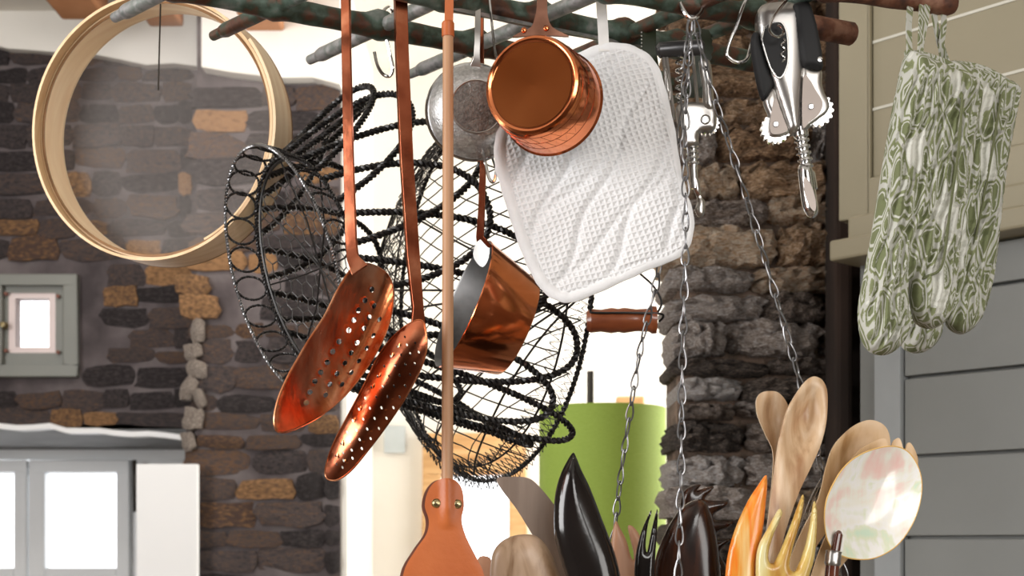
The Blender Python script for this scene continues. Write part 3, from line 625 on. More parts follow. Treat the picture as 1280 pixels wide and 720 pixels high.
hook([(610, -14, 1.70), (612, 0, 1.69), (615, 30, 1.685), (619, 66, 1.685), (624, 74, 1.685), (630, 66, 1.685)], 'thin straight wire hook beside the strainer handle', r=0.0016)

# ------------------------------------------------------------------ drum sieve
fc = W(187, 159, 2.10); axis = Vector((0.24, 0.97, 0.05)).normalized(); RS = 0.195; hh = 0.073
sv = thing('drum_sieve', fc, 'round wooden drum sieve with fine wire gauze at upper left', 'sieve')
MB().lathe([(RS, 0), (RS, hh), (RS-0.004, hh), (RS-0.004, 0)], fc, axis, 96, closed=True).build('outer_hoop', M['hoop'], sv)
MB().lathe([(RS-0.005, 0.016), (RS-0.005, hh-0.002), (RS-0.010, hh-.002), (RS-0.010, 0.016)], fc, axis, 96, closed=True).build('inner_hoop', M['hoop_in'], sv)
for rr_, al in ((RS+0.0006, hh), (RS-.0075, 0.0155)):
    rim = MB(); u = axis.cross(Vector((0, 0, 1))).normalized(); v = axis.cross(u)
    rim.tube([fc+axis*al+(u*math.cos(t)+v*math.sin(t))*(rr_-0.002) for t in np.linspace(0, 2*math.pi, 96, endpoint=False)], 0.0021, 6, closed=True).build('rim_edge', M['hoopedge'], sv)
MB().lathe([(0.0001, hh-0.006), (RS*.5, hh-.006), (RS-0.007, hh-0.006)], fc, axis, 64).build('gauze', M['gauze'], sv)
# overlapping hoop ends at the left side
MB().lathe([(RS+0.0005, 0), (RS+0.0005, hh*.62), (RS+0.005, hh*.62), (RS+0.005, 0)], fc, axis, 24, closed=True, a0=-0.62+0, a1=0.60).build('hoop_lap', M['hoop_in'], sv)
MB().lathe([(RS-0.0105, 0.02), (RS-0.0105, hh-0.004), (RS-0.0165, hh-.004), (RS-0.0165, 0.02)], fc, axis, 24, closed=True, a0=0.22, a1=1.15).build('inner_lap', M['hoop'], sv)
tp = fc+axis*hh*.5+Vector((0, 0, RS))
MB().tube([tp+Vector((0, 0, -0.004)), tp+Vector((0, 0, .05)), (tp.x+.02, tp.y-.1, RZ+.0)], 0.0012, 6).build('hanging_cord', M['dark'], sv)

# ------------------------------------------------------------------ twisted wire basket (A)
bc = W(362, 336, 1.97); A = Vector((0.026, 0.0, -0.171)); B = Vector((0.094, -0.105, -0.045)); ax = Vector((0.88, 0.45, 0.10)).normalized()
bk = thing('twisted_wire_basket', bc, 'black twisted wire basket with ring border hanging on its side', 'basket')
def BP(th, s, rad=1.0, cA=(0, 0, 0)): return bc+ax*s+(A*math.cos(th)+B*math.sin(th))*rad+Vector(cA)
TH = lambda n, o=0.0: [o+2*math.pi*i/n for i in range(n)]
M['wire_shine'] = mat('shiny_twisted_wire', [(0.16, 0.16, 0.165), (0.30, 0.30, 0.31)], metal=0.9, rough=0.3, scale=60)
twisted(MB(), [BP(t, -0.012, 1.0) for t in TH(90)], 0.0014, 0.009, closed=True).build('outer_rim', M['wire_shine'], bk)
twisted(MB(), [BP(t, 0.028, 0.92) for t in TH(90)], 0.0016, 0.010, closed=True).build('inner_rim', M['wire'], bk)
MB().tube([BP(t, 0.031, 0.89) for t in TH(90)], 0.0024, 7, closed=True).build('base_hoop', M['wire'], bk)
for i in range(25):
    t0 = 2*math.pi*i/25; pc = BP(t0, 0.008, 0.965); tg = (BP(t0+.05, 0.008, .965)-BP(t0-.05, .008, .965)).normalized(); al = (BP(t0, 0.03, 0.925)-BP(t0, -0.014, 1.0)).normalized()
    twisted(MB(), [pc+tg*0.0185*math.cos(a)+al*0.0215*math.sin(a) for a in TH(22)], 0.0011, 0.0075, closed=True, ns=6).build('ring', M['wire'], bk)
# hexagonal netting base
hx = MB(); cs = 0.0135
def hexpt(u, v):
    r2 = (u*u+v*v)/(0.14**2); p = bc+ax*(0.030+0.02*(1-min(1, r2)))+A.normalized()*v+B.normalized()*u; return p, r2
for i in range(-12, 13):
    for j in range(-12, 13):
        ox = i*cs*math.sqrt(3)+(j % 2)*cs*math.sqrt(3)/2; oy = j*cs*1.5
        for k in (0, 1, 2):
            a0_ = math.radians(30+60*k); a1_ = math.radians(90+60*k)
            q0 = hexpt(ox+cs*math.cos(a0_), oy+cs*math.sin(a0_)); q1 = hexpt(ox+cs*math.cos(a1_), oy+cs*math.sin(a1_))
            if q0[1] < 1 and q1[1] < 1: hx.tube([q0[0], q1[0]], 0.00075 if k else 0.0012, 4, caps=False)
o = hx.build('netting', M['wire_shine'], bk); o['kind'] = 'stuff'
for k in range(4):
    t0 = 0.3+k*math.pi/4; MB().tube([BP(t0, 0.031, 0.89), BP(t0, 0.045, 0.4), BP(t0+math.pi, 0.045, 0.4), BP(t0+math.pi, 0.031, 0.89)], 0.0013, 6).build('brace', M['wire'], bk)
NP = 16
for i in range(NP):
    t0 = 2*math.pi*i/NP+0.1; wd = 1.05; pts = []
    for k in range(49):
        t = k/48; s = 1-abs(2*t-1)**2.3; th = t0+wd*(t-0.5)*(1 if True else 1)
        ln = 0.215+0.03*math.sin(i*2.3)+0.065*math.cos(t0)
        pts.append(BP(th, 0.03+ln*s, 0.92+0.60*s, (0, 0, 0.0)))
    twisted(MB(), pts, 0.0027, 0.0145, closed=False).build('petal', M['wire'], bk)
# ------------------------------------------------------------------ chicken-wire basket with wooden grip (B)
nc = W(610, 366, 2.20); A2 = Vector((0, 0, -0.290)); B2 = Vector((0.150, -0.20, 0)); ax2 = Vector((-0.93, -0.30, 0)).normalized(); BUL = 0.125
nb = thing('wire_mesh_basket', nc, 'round chain-link wire mesh basket with turned wooden grip behind copper pans', 'basket')
def NPt(u, v, extra=0.0):
    r2 = min(1, u*u+v*v); return nc+B2*u+A2*v+ax2*(BUL*(1-r2**1.4)+extra)
nt = MB(); cu, cv = 0.21, 0.10
N = 24
for i in range(-N, N):
    for j in range(-N, N):
        for (a, b, c, d) in ((i, j, i+1, j+1), (i+1, j, i, j+1)):
            if (a+b) % 2: continue
            p = (a*cu/2*1.0, b*cv/2*1.0); q = (c*cu/2, d*cv/2)
            if p[0]**2+p[1]**2 < 0.99 and q[0]**2+q[1]**2 < 0.99:
                P0 = NPt(*p); P1 = NPt(*q); mid = (P0+P1)/2+Vector((rng.uniform(-1, 1)*.0012, 0, rng.uniform(-1, 1)*.0012))
                nt.tube([P0, mid, P1], 0.0011, 4, caps=False)
o = nt.build('netting', M['wire_thin'], nb); o['kind'] = 'stuff'
fn = MB()
for k in range(11):
    r0 = 1.03-0.024*k; dn_ = 150-4*k; pts = []
    for q in range(dn_*2):
        t = 2*math.pi*q/(dn_*2)+0.37*k
        if k > 6 and math.cos(t) > 0.1: r_ = min(r0, 0.90)
        r_ = r0+(0.017 if q % 2 else -0.017)+rng.uniform(-.006, .006)
        pts.append((r_*math.cos(t), r_*math.sin(t), 0.004+0.006*math.sin(k*1.9)+rng.uniform(-.002, .002)))
    arc = []
    for (u_, v_, z_) in pts:
        keep = k <= 5 or u_ < -0.15
        if keep: arc.append(NPt(u_, v_, z_))
        elif len(arc) > 3: fn.tube(arc, 0.0009, 4, caps=False); arc = []
    if len(arc) > 3: fn.tube(arc, 0.0009, 4, caps=False)
o = fn.build('rolled_edge', M['wire_thin'], nb); o['kind'] = 'stuff'
twisted(MB(), [NPt(math.cos(t), math.sin(t)) for t in TH(120)], 0.0022, 0.016, closed=True).build('rim', M['wire'], nb)
MB().tube([NPt(0.93*math.cos(t), 0.93*math.sin(t)) for t in TH(100)], 0.0017, 6, closed=True).build('inner_hoop', M['wire'], nb)
hj = (0.98, 0.13)
for (u, v, bow) in ((-0.75, 0.62, 0.10), (-0.05, 0.97, 0.12), (-0.9, 0.1, 0.0), (-.9, -.1, 0.0), (-0.75, -.6, -0.1), (0.05, -.98, -0.15), (-.45, .86, .12)):
    pts = []
    for k in range(17):
        t = k/16; uu = hj[0]*(1-t)+u*t; vv = hj[1]*(1-t)+v*t+bow*math.sin(math.pi*t); pts.append(NPt(uu*.99, vv*.99, 0.002))
    MB().tube(pts, 0.0017, 6).build('brace', M['wire'], nb)
for (u0, v0) in ((-.55, -.8), (-.62, -.5)):
    MB().tube([NPt(u0+.02*math.sin(k), v0*(1-k/10)+.8*k/10, .003) for k in range(11)], 0.0018, 6).build('brace', M['wire'], nb)
hd = NPt(*hj).y; gr = MB(); g0 = W(733, 401, hd); g1 = W(822, 400, hd); gl = (g1-g0).length
gr.lathe([(0.0001, 0), (0.013, 0.0), (0.017, 0.006), (0.0155, 0.02), (0.018, 0.035), (0.0165, 0.045), (0.018, 0.053), (0.0155, 0.07), (0.0165, gl-0.012), (0.0195, gl-0.008), (0.019, gl-.002), (0.0001, gl)], g0, g1-g0, 24)
gr.build('grip', M['wood_grip'], nb)
cl = MB(); cl.tube(smooth_open([W(742, 372, hd-.005), W(738, 388, hd-.012), W(745, 391, hd-.016), W(790, 391, hd-.018), W(824, 392, hd-.016), W(829, 396, hd-.01), W(824, 402, hd-.006)], 6), 0.0017, 6)
cl.build('grip_wire', M['wire'], nb)
MB().tube(smooth_open([W(800, 342, hd+.01), W(817, 358, hd), W(827, 378, hd-.004), W(820, 394, hd-.008)], 6), 0.0016, 6).build('handle_hook', M['wire'], nb)
tr_ = NPt(0.1, -1); MB().tube([tr_, W(640, 66, 1.98)], 0.0018, 6).build('suspension_wire', M['wire'], nb)

# ------------------------------------------------------------------ copper skimmers
def ladle_holes(p0, p1, rows, n, ra, rb, an, bow=0):
    out = []
    dx, dy = p1[0]-p0[0], p1[1]-p0[1]; L = math.hypot(dx, dy); nx, ny = -dy/L, dx/L
    for off in rows:
        for k in range(n):
            t = (k+0.5)/n; b_ = bow*math.sin(math.pi*t)*off
            out.append((p0[0]+dx*t+nx*(off+b_), p0[1]+dy*t+ny*(off+b_), ra, rb, an))
    return out
D1 = 1.63
l1 = thing('copper_skimmer', W(432, 0, D1), 'left copper skimmer with wide open perforated bowl', 'skimmer')
MB().sweep([W(432, -30, D1+.02), W(433, 60, D1), W(436, 200, D1), W(439, 300, D1), W(441, 322, D1-.004), W(450, 338, D1-.010)], [0.011, 0.011, 0.012, 0.0135, 0.014, 0.022], [0.005]*5+[.003], twist=0.35).build('handle', M['copper_dark'], l1, bevel=0.0006)
out1 = [(443, 334), (462, 328), (482, 338), (489, 362), (484, 400), (468, 436), (444, 470), (412, 502), (378, 527), (352, 541), (345, 528), (350, 500), (364, 468), (384, 430), (405, 395), (424, 360)]
hl = [(461, 355), (452, 368), (443, 380), (437, 392), (430, 405), (418, 420), (410, 433), (403, 447), (395, 460), (388, 472), (382, 486), (378, 500), (463, 374), (456, 388), (449, 402), (440, 420), (432, 433), (424, 446), (414, 460), (405, 474), (400, 488), (470, 392), (462, 412), (453, 428), (443, 444), (433, 459), (421, 474)]
hs = [(x, y, 3.0, 3.8, 0.5) for x, y in hl]
def bowlf(cx, cy, tx, ty, wdt, dep, lng):
    L = math.hypot(tx, ty); tx, ty = tx/L, ty/L
    def g(e, x, y):
        s = ((x-cx)*tx+(y-cy)*ty)/lng; n_ = ((x-cx)*(-ty)+(y-cy)*tx)/wdt
        return dep*np.clip(1-np.abs(n_)**2-0.8*np.abs(s)**2.5, -0.2, 1)
    return g
bf = bowlf(432, 436, -100, 195, 44, 0.056, 130)
sheet(MB(), out1, D1-0.005, lambda e, x, y: 0.0009-bf(e, x, y), lambda e, x, y: 0.0009+bf(e, x, y), 5.0, hs, tilt=(0.0011, -0.0001), hn=8).build('bowl', M['copper_hammer'], l1, angle=50)
sm = smooth_closed(out1, 5); dd = lambda x, y: D1-0.005+0.0011*(x-np.array(smooth_closed(out1, 4)).mean(0)[0])-0.0001*(y-np.array(smooth_closed(out1, 4)).mean(0)[1])+bf(0, x, y)
cx1, cy1 = np.array(smooth_closed(out1, 4)).mean(0)
MB().tube([W(x, y, D1-0.005+0.0011*(x-cx1)-0.0001*(y-cy1))+Vector((0, float(bf(0, x, y)), 0)) for x, y in sm], 0.0013, 6, closed=True).build('rim', M['copper_hammer'], l1)
D2 = 1.665
l2 = thing('copper_skimmer', W(500, 0, D2), 'right copper skimmer with dark narrow dotted bowl', 'skimmer')
MB().sweep([W(500, -30, D2+.02), W(502, 60, D2), W(508, 200, D2), W(516, 320, D2), W(522, 385, D2-.002), W(523, 408, D2-.006)], [0.0155, 0.0155, 0.0155, 0.0155, 0.013, 0.018], [0.007]*5+[.003], twist=-0.45).build('handle', M['copper_dark'], l2, bevel=0.0006)
out2 = [(515, 404), (528, 402), (533, 418), (533, 440), (524, 466), (508, 496), (486, 530), (462, 562), (440, 588), (422, 600), (409, 598), (408, 584), (418, 556), (436, 522), (456, 484), (474, 446), (494, 420)]
h2 = []
for s in range(12):
    for r_ in range(4):
        t = (s+0.5+(r_ % 2)*.5)/12.4; cx_ = 520-100*t+6*math.sin(math.pi*t); cy_ = 422+165*t; off = (r_-1.5)*12*math.sin(math.pi*min(1, t*.85+.12))**.6
        h2.append((cx_+off*0.85, cy_+off*0.5, 1.2, 2.1, -0.4+math.pi))
f2_ = bowlf(472, 500, -110, 185, 36, 0.020, 115)
sheet(MB(), out2, D2-0.012, lambda e, x, y: 0.0008+f2_(e, x, y), lambda e, x, y: 0.0008-f2_(e, x, y), 4.5, h2, tilt=(-0.0004, 0.0), hn=6).build('bowl', M['copper_dark'], l2, angle=50)
cx2, cy2 = np.array(smooth_closed(out2, 4)).mean(0)
MB().tube([W(x, y, D2-0.012-0.0004*(x-cx2))+Vector((0, -float(f2_(0, x, y)), 0)) for x, y in smooth_closed(out2, 5)], 0.0012, 6, closed=True).build('rim', M['copper_hammer'], l2)
for i, (hx_, hy_, *_q) in enumerate(h2):
    if i % 4 in (0, 2) and i % 3:
        p = W(hx_+5, hy_-1, D2-0.0135-0.0004*(hx_-cx2)); p.y -= float(f2_(0, hx_+5, hy_-1))
        MB().ball(p, 0.0036, 8, 4, (1, 0.25, 1.2)).build('dimple', M['copper'], l2)

# ------------------------------------------------------------------ leather swatter on beech stick
D3 = 1.655
fs = thing('leather_swatter', W(560, 640, D3), 'tan leather swatter with two brass rivets on a long beech stick', 'swatter')
MB().tube([W(560, 40, D3), W(560, 300, D3), W(559, 612, D3)], [0.0062, 0.0066, 0.0068], 14).build('stick', M['beech_stick'], fs)
MB().tube([W(560, 27, D3), W(560, 29, D3), W(560, 46, D3)], [0.006, 0.0074, 0.0074], 12).build('cap', M['leather'], fs)
MB().sweep([W(562, -20, D3), W(561, 28, D3)], 0.010, 0.003).build('hanging_thong', M['leather'], fs)
pad = [(548, 600), (566, 599), (577, 610), (580, 632), (577, 650), (583, 672), (597, 700), (606, 722), (622, 800), (595, 828), (530, 830), (492, 812), (503, 722), (518, 690), (533, 668), (536, 650), (531, 632), (536, 612)]
ridge = lambda e, x, y: 0.002+0.0062*np.exp(-((x-560)/7.5)**2)*(y < 660)*np.clip((665-y)/30, 0, 1)+0.0006*np.clip(e/5, 0, 1)
sheet(MB(), pad, D3-0.006, ridge, K(0.0), 4.5).build('front_leather', M['leather'], fs)
sheet(MB(), [(x-4, y+1) for x, y in pad], D3+0.004, K(0.002), K(0.002), 12).build('back_leather', M['leather_edge'], fs)
for rx, ry in ((545.5, 629), (571.5, 630)):
    q = MB(); q.lathe([(0.0055, 0.0), (0.0055, -0.001), (0.0048, -0.0018), (0.0042, -0.0012), (0.0025, -0.0022), (0.0001, -0.0026)], W(rx, ry, D3-0.0085), (0, 1, 0), 18); q.build('rivet', M['brass'], fs)

TH2 = lambda n: [2*math.pi*i/n for i in range(n)]
# ------------------------------------------------------------------ copper pans
def pan(root, O, axd, prof_out, mc, inner, mi):
    MB().lathe(prof_out, O, axd, 64).build('body', mc, root, angle=30)
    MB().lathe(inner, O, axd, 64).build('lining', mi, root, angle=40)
O1 = W(664, 105.5, 1.585); ax1 = Vector((math.sin(math.radians(21)), math.cos(math.radians(21)), 0.0)); hp = 0.070
p1 = thing('copper_saucepan', O1, 'small copper saucepan showing its round base in front of white potholder', 'saucepan')
s_ = 1.585/F
rb = 63.5*s_
pan(p1, O1, ax1, [(0.0001, 0.003), (rb*0.55, 0.0026), (rb-0.0085, 0.0022), (rb-0.007, 0.0008), (rb-0.005, 0.0), (rb-0.002, 0.0015), (rb-0.0003, 0.005), (rb+0.0035, hp-.003), (rb+0.0055, hp), (rb+0.0045, hp+.001)],
    M['copper'], [(rb+0.0045, hp+.001), (rb+.002, hp-.002), (rb-0.003, 0.007), (0.0001, 0.006)], M['tin'])
MB().lathe([(0.0001, 0.0022), (rb*.5, 0.0019), (rb-0.0095, 0.0016)], O1, ax1, 48).build('base_disc', M['copperbase'], p1)
u_ = ax1.cross(Vector((0, 0, 1))).normalized(); v_ = ax1.cross(u_)
def wallp(a, h): rr_ = rb-0.0003+0.0038*(h-.005)/(hp-.008)+0.0001; return O1+ax1*h+(u_*math.cos(a)+v_*math.sin(a))*rr_
eng = MB()
for h in (0.012, 0.030, 0.048): eng.tube([wallp(t, h) for t in TH2(96)], 0.00028, 4, closed=True)
for h0, h1 in ((0.012, 0.030), (0.030, 0.048)): eng.tube([wallp(2*math.pi*k/56, h0 if k % 2 else h1) for k in range(56)], 0.00028, 4, closed=True)
eng.build('engraved_band', M['copper_dark'], p1)
hb = O1+ax1*(hp-0.01)+Vector((0, 0, rb+0.003))
q = MB(); hx0, hdd = 674, hb.y
sheet(q, [(641, 47), (650, 41), (664, 34), (669, 20), (671, 8), (672, -35), (683, -35), (684, 8), (685, 22), (690, 34), (702, 41), (711, 46), (690, 45), (664, 45)], hdd-0.01, K(0.0018), K(0.0018), 8, smooth=3)
q.build('handle', mat('bronze_handle', [(0.10, 0.045, 0.028), (0.26, 0.13, 0.09)], metal=1, rough=0.35, scale=20), p1)
for rx, ry in ((655, 37.5), (683, 35)): MB().ball(W(rx, ry, hdd-.013), 0.0034, 10, 6, (1, .6, 1)).build('rivet', M['copper'], p1)
# lower copper measuring pan, mouth to the left
D4 = 1.79; m0 = W(578, 380, D4); m1 = W(647, 410, D4+0.022); ax4 = (m1-m0); hp4 = ax4.length; s4 = D4/F
p2 = thing('copper_measuring_pan', m0, 'tilted copper pan with dark open mouth hanging over the mesh basket', 'saucepan')
MB().lathe([(84*s4, 0.0), (84*s4+.001, 0.001), (83*s4, 0.006), (64*s4, hp4-0.002), (62*s4, hp4), (0.0001, hp4+.001)], m0, ax4, 64).build('body', M['copper'], p2, angle=30)
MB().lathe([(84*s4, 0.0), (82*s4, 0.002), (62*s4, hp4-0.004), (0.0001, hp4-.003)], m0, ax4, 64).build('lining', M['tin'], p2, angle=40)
MB().sweep([W(601, -25, 1.775), W(601, 60, 1.76), W(604, 200, 1.76), W(602, 262, 1.775), W(600, 296, 1.785), W(607, 312, 1.787)], [0.0075, 0.0075, 0.0078, 0.0085, 0.010, 0.02], 0.003, twist=0.3).build('handle', M['copper_dark'], p2, bevel=0.0005)
sheet(MB(), [(592, 322), (594, 306), (602, 299), (611, 303), (611, 322), (603, 334)], 1.785, K(0.001), K(0.001), 5).build('handle_plate', M['chrome'], p2)

# ------------------------------------------------------------------ small strainer
SO = W(593, 138, 1.715); sax = Vector((-0.14, 0.97, 0.10)).normalized(); ss = 1.715/F
st = thing('tea_strainer', SO, 'small round wire-gauze strainer tucked behind the copper saucepan', 'strainer')
MB().lathe([(31*ss, -0.030), (36*ss, -0.0295), (46*ss, -0.022), (55*ss, -0.008), (58*ss, 0.004)], SO+sax*.006, sax, 56).build('gauze_wall', M['strainer'], st)
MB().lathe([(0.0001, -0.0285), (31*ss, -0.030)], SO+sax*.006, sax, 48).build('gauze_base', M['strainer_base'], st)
for rr_, al, t_, mm_ in ((32*ss, -0.0305, 0.0014, 'satin'), (58.5*ss, 0.005, 0.0026, 'chrome')):
    u = sax.cross(Vector((0, 0, 1))).normalized(); v = sax.cross(u)
    MB().tube([SO+sax*(al+.006)+(u*math.cos(t)+v*math.sin(t))*rr_ for t in TH(64)], t_, 8, closed=True).build('rim', M[mm_], st)
MB().sweep([W(598, -25, 1.715), W(597, 40, 1.70), W(596, 72, 1.70), W(594, 86, 1.705)], [0.007, 0.007, 0.0075, 0.014], 0.0022).build('handle', M['satin'], st, bevel=0.0005)
MB().tube(smooth_open([W(604, 192, 1.72), W(607, 205, 1.71), W(612, 224, 1.705), (W(618, 226, 1.705)), W(621, 206, 1.71), W(620, 188, 1.72)], 5), 0.0021, 8).build('rest_loop', M['chrome'], st)

# ------------------------------------------------------------------ white waffle potholder
D5 = 1.70
ph = thing('potholder', W(740, 380, D5), 'white quilted waffle-cotton potholder hanging behind the copper saucepan', 'potholder')
po = [(735, 63), (762, 55), (792, 59), (816, 76), (829, 108), (842, 160), (850, 210), (858, 245), (866, 275), (862, 305), (846, 322), (812, 336), (770, 355), (722, 375), (702, 377), (682, 366), (666, 343), (652, 312), (638, 272), (626, 232), (619, 200), (622, 165), (640, 128), (680, 90)]
def quilt(e, x, y):
    a = np.radians(24); u = (x*np.cos(a)+y*np.sin(a)+5*np.sin(y/19.0))/52.0; b = np.radians(44)
    v = (x*np.cos(b)+y*np.sin(b)+4*np.sin(x/15.0))/70.0
    d1 = np.abs(((u) % 1)-0.5)*2; d2 = np.abs(((v+.3) % 1)-0.5)*2
    g1 = np.exp(-((1-d1)/0.15)**2); g2 = 0.7*np.exp(-((1-d2)/0.14)**2)
    return 0.0045*np.clip(e/10, 0, 1)+0.0012-0.0042*np.maximum(g1, g2)*np.clip((e-12)/6, 0, 1)-0.0022*np.exp(-((e-12)/2.0)**2)
sheet(MB(), po, D5, quilt, lambda e, x, y: 0.001+0.003*np.clip(e/10, 0, 1), 2.6, tilt=(-0.00004, 0), ctr=(740, 200)).build('pad', M['waffle'], ph, angle=80)
ctr = np.array([742, 215.]); ins = [tuple(np.array(p)+(ctr-np.array(p))/np.linalg.norm(ctr-np.array(p))*6) for p in smooth_closed(po, 6)]
cen_pts = [W(x, y, D5-0.00004*(x-740)) for x, y in ins]
bmb = MB(); n0 = len(cen_pts)
bmb.tube([p+Vector((0, 0.0, 0)) for p in cen_pts], [0.0070+0.0004*math.sin(i*1.3) for i in range(n0)], 10, closed=True)
bmb.v = [(x, (D5-0.0015)+(y-D5)*0.62, z) for x, y, z in bmb.v]
bmb.build('binding', M['binding'], ph)
MB().sweep([W(751, -30, 1.735), W(752, 10, 1.715), W(754, 40, 1.70), W(755, 64, 1.694)], 0.0125, 0.0012).build('hanging_loop', M['tape'], ph)

# ------------------------------------------------------------------ green oven mitts
def mitt(label, out, cuff, seam, D, tilt, lines, loops):
    r = thing('oven_mitt', W(1160, 440, D), label, 'oven mitt', 'green leaf-patterned oven mitts')
    def fr(e, x, y):
        base = 0.003+0.025*np.sqrt(np.clip(1-(1-np.clip(e/26, 0, 1))**2, 0, 1))
        q = (x*0.96+y*0.22)/11.5; wob = 0.35*np.sin(y/23.0)+0.25*np.sin(y/9.0+x/14)
        rib = np.sin((q+wob*.5)*2*np.pi)
        return base+0.0042*rib*np.clip(e/8, 0, 1)*np.clip((y-cuff+20)/30, 0, 1)+0.0016*np.sin(x/6.5+2*np.sin(y/17))*np.sin(y/8.0+x/20)*np.clip(e/8, 0, 1)
    sheet(MB(), out, D, fr, lambda e, x, y: 0.003+0.018*np.sqrt(np.clip(1-(1-np.clip(e/26, 0, 1))**2, 0, 1)), 2.8, tilt=tilt).build('hand', M['leafy'], r, angle=80)
    MB().tube(smooth_open([W(x, y, D-0.004) for x, y in seam[0]], 6), 0.0048, 10).build('cuff_binding', M['leafy'], r)
    MB().tube(smooth_open([W(x, y, D-off) for x, y, off in seam[1]], 6), 0.0016, 6).build('seam', mat('olive_thread', [(0.10, 0.11, 0.05), (0.15, 0.16, 0.08)], rough=.9), r)
    x0, y0 = seam[0][0]; x1, y1 = seam[0][-1]; arc = [(x0+(x1-x0)*t, y0+(y1-y0)*t-9*math.sin(math.pi*t)) for t in (0, .25, .5, .75, 1)]
    MB().tube(smooth_open([W(x, y, D+0.016*math.sin(math.pi*k/4)+.002) for k, (x, y) in enumerate(arc)], 6), 0.0042, 10).build('cuff_binding', M['leafy'], r)
    for lp in loops:
        MB().sweep(smooth_open([W(*p) for p in lp], 5), 0.0085, 0.0016, side=(0.8, 0.5, 0)).build('hanging_loop', M['leafy'], r)
    return r
mo1 = [(1133, 68), (1160, 74), (1195, 90), (1223, 104), (1226, 125), (1219, 170), (1210, 230), (1201, 290), (1196, 340), (1190, 385), (1178, 405), (1160, 411), (1144, 402), (1138, 380), (1135, 352), (1134, 380), (1137, 405), (1129, 428), (1110, 443), (1088, 440), (1076, 420), (1073, 385), (1080, 345), (1090, 290), (1098, 240), (1108, 180), (1120, 115)]
mitt('front green leaf-patterned quilted oven mitt, the left one of the pair', mo1, 100, ([(1133, 66), (1150, 74), (1180, 88), (1210, 101), (1224, 106)], [(1203, 118, .024), (1199, 180, .031), (1188, 260, .031), (1178, 330, .031), (1160, 345, .026), (1146, 350, .016)]), 1.66, (0.0002, 0),
     100, [[(1139, -2, 1.70), (1136, 30, 1.675), (1137, 70, 1.66)], [(1153, -2, 1.70), (1152, 30, 1.672), (1150, 74, 1.66)], [(1160, -2, 1.70), (1157, 25, 1.68), (1152, 50, 1.67), (1150, 74, 1.662)]])
mo2 = [(1180, 82), (1212, 86), (1250, 98), (1273, 112), (1270, 140), (1259, 200), (1251, 260), (1246, 310), (1238, 360), (1226, 398), (1206, 417), (1188, 412), (1181, 396), (1178, 380), (1177, 415), (1163, 436), (1142, 441), (1126, 428), (1132, 380), (1145, 260), (1160, 150)]
mitt('rear green leaf-patterned quilted oven mitt, the right one of the pair', mo2, 104, ([(1190, 80), (1215, 86), (1245, 97), (1272, 112)], [(1252, 118, .018), (1240, 190, .024), (1225, 270, .025), (1208, 350, .024)]), 1.765, (0.0003, 0),
     104, [[(1166, -2, 1.71), (1168, 20, 1.71), (1174, 50, 1.72), (1186, 86, 1.755)], [(1176, -2, 1.71), (1180, 25, 1.712), (1177, 60, 1.72), (1184, 86, 1.755)]])

# ------------------------------------------------------------------ large corkscrew
D6 = 1.70
ck = thing('winged_corkscrew', W(1012, 272, D6), 'large steel winged corkscrew with black grips hanging at upper right', 'corkscrew')
body = [(947, 14), (960, 6), (990, 5), (1003, 14), (1005, 50), (1004, 90), (1001, 125), (999, 160), (993, 167), (985, 166), (976, 142), (962, 100), (950, 60), (945, 32)]
hole = smooth_closed([(952, 42), (962, 30), (976, 28), (983, 40), (985, 62), (984, 82), (976, 97), (967, 92), (958, 70)], 4)
o = MB()
def crf(e, x, y): return 0.006+0.011*np.sqrt(np.clip(1-(1-np.clip(e/20, 0, 1))**2, 0, 1))
sheet(o, body, D6, crf, K(0.008), 3.0); bd = o.build('body', M['satin'], ck, angle=40)
sheet(MB(), [(953, 44), (962, 32), (976, 30), (982, 42), (984, 62), (983, 80), (976, 95), (968, 90), (959, 70)], D6-0.0168, K(0.0012), K(0.001), 4).build('slot', M['black'], ck)
MB().tube([W(953+0, 46, D6-.0175)]+[W(x, y, D6-.0175) for x, y in hole[2:]], 0.0012, 6, closed=True).build('slot_lip', M['chrome'], ck)
wm = [W(979+2.5*math.sin(k*.9), 48+k*1.6, D6-.019-.0015*math.cos(k*.9)) for k in range(20)]
MB().tube(wm, 0.0011, 6).build('worm', M['chrome'], ck)
def pillow(nm, out, dd_, t, m, E=7, st_=3.0, par=ck): return sheet(MB(), out, dd_, dome(t, E, 0.001), dome(t*.6, E, 0.001), st_).build(nm, m, par, angle=50)
pillow('grip', [(990, 8), (1001, 3), (1011, 5), (1018, 22), (1024, 48), (1028, 74), (1027, 87), (1014, 86), (1002, 82), (996, 50), (993, 24)], D6-.012, 0.010, M['black'])
pillow('grip', [(940, 44), (945, 41), (951, 52), (960, 84), (967, 107), (955, 126), (949, 118), (943, 92), (938, 60)], D6-.002, 0.009, M['black'])
MB().lathe([(0.0001, -.001), (0.003, -.0005), (0.003, 0.003)], W(1025, 74, D6-.023), (0, 1, 0), 10).build('stud', M['chrome'], ck)
pillow('lever', [(1001, 84), (1014, 87), (1027, 89), (1027, 104), (1031, 118), (1037, 130), (1034, 142), (1022, 152), (1006, 163), (1000, 160), (1001, 120)], D6-.006, 0.007, M['satin'])
pillow('lever', [(966, 109), (974, 130), (981, 150), (988, 166), (978, 172), (964, 173), (959, 164), (960, 146), (954, 127)], D6-.002, 0.007, M['satin'])
sheet(MB(), [(1004, 97), (1012, 100), (1019, 112), (1028, 128), (1024, 142), (1012, 152), (1003, 157)], D6-.0145, K(0.001), K(0.001), 5).build('side_plate', M['plate'], ck)
sheet(MB(), [(969, 122), (975, 136), (981, 152), (984, 163), (972, 168), (963, 165), (963, 148)], D6-.0105, K(0.001), K(0.001), 5).build('side_plate', M['plate'], ck)
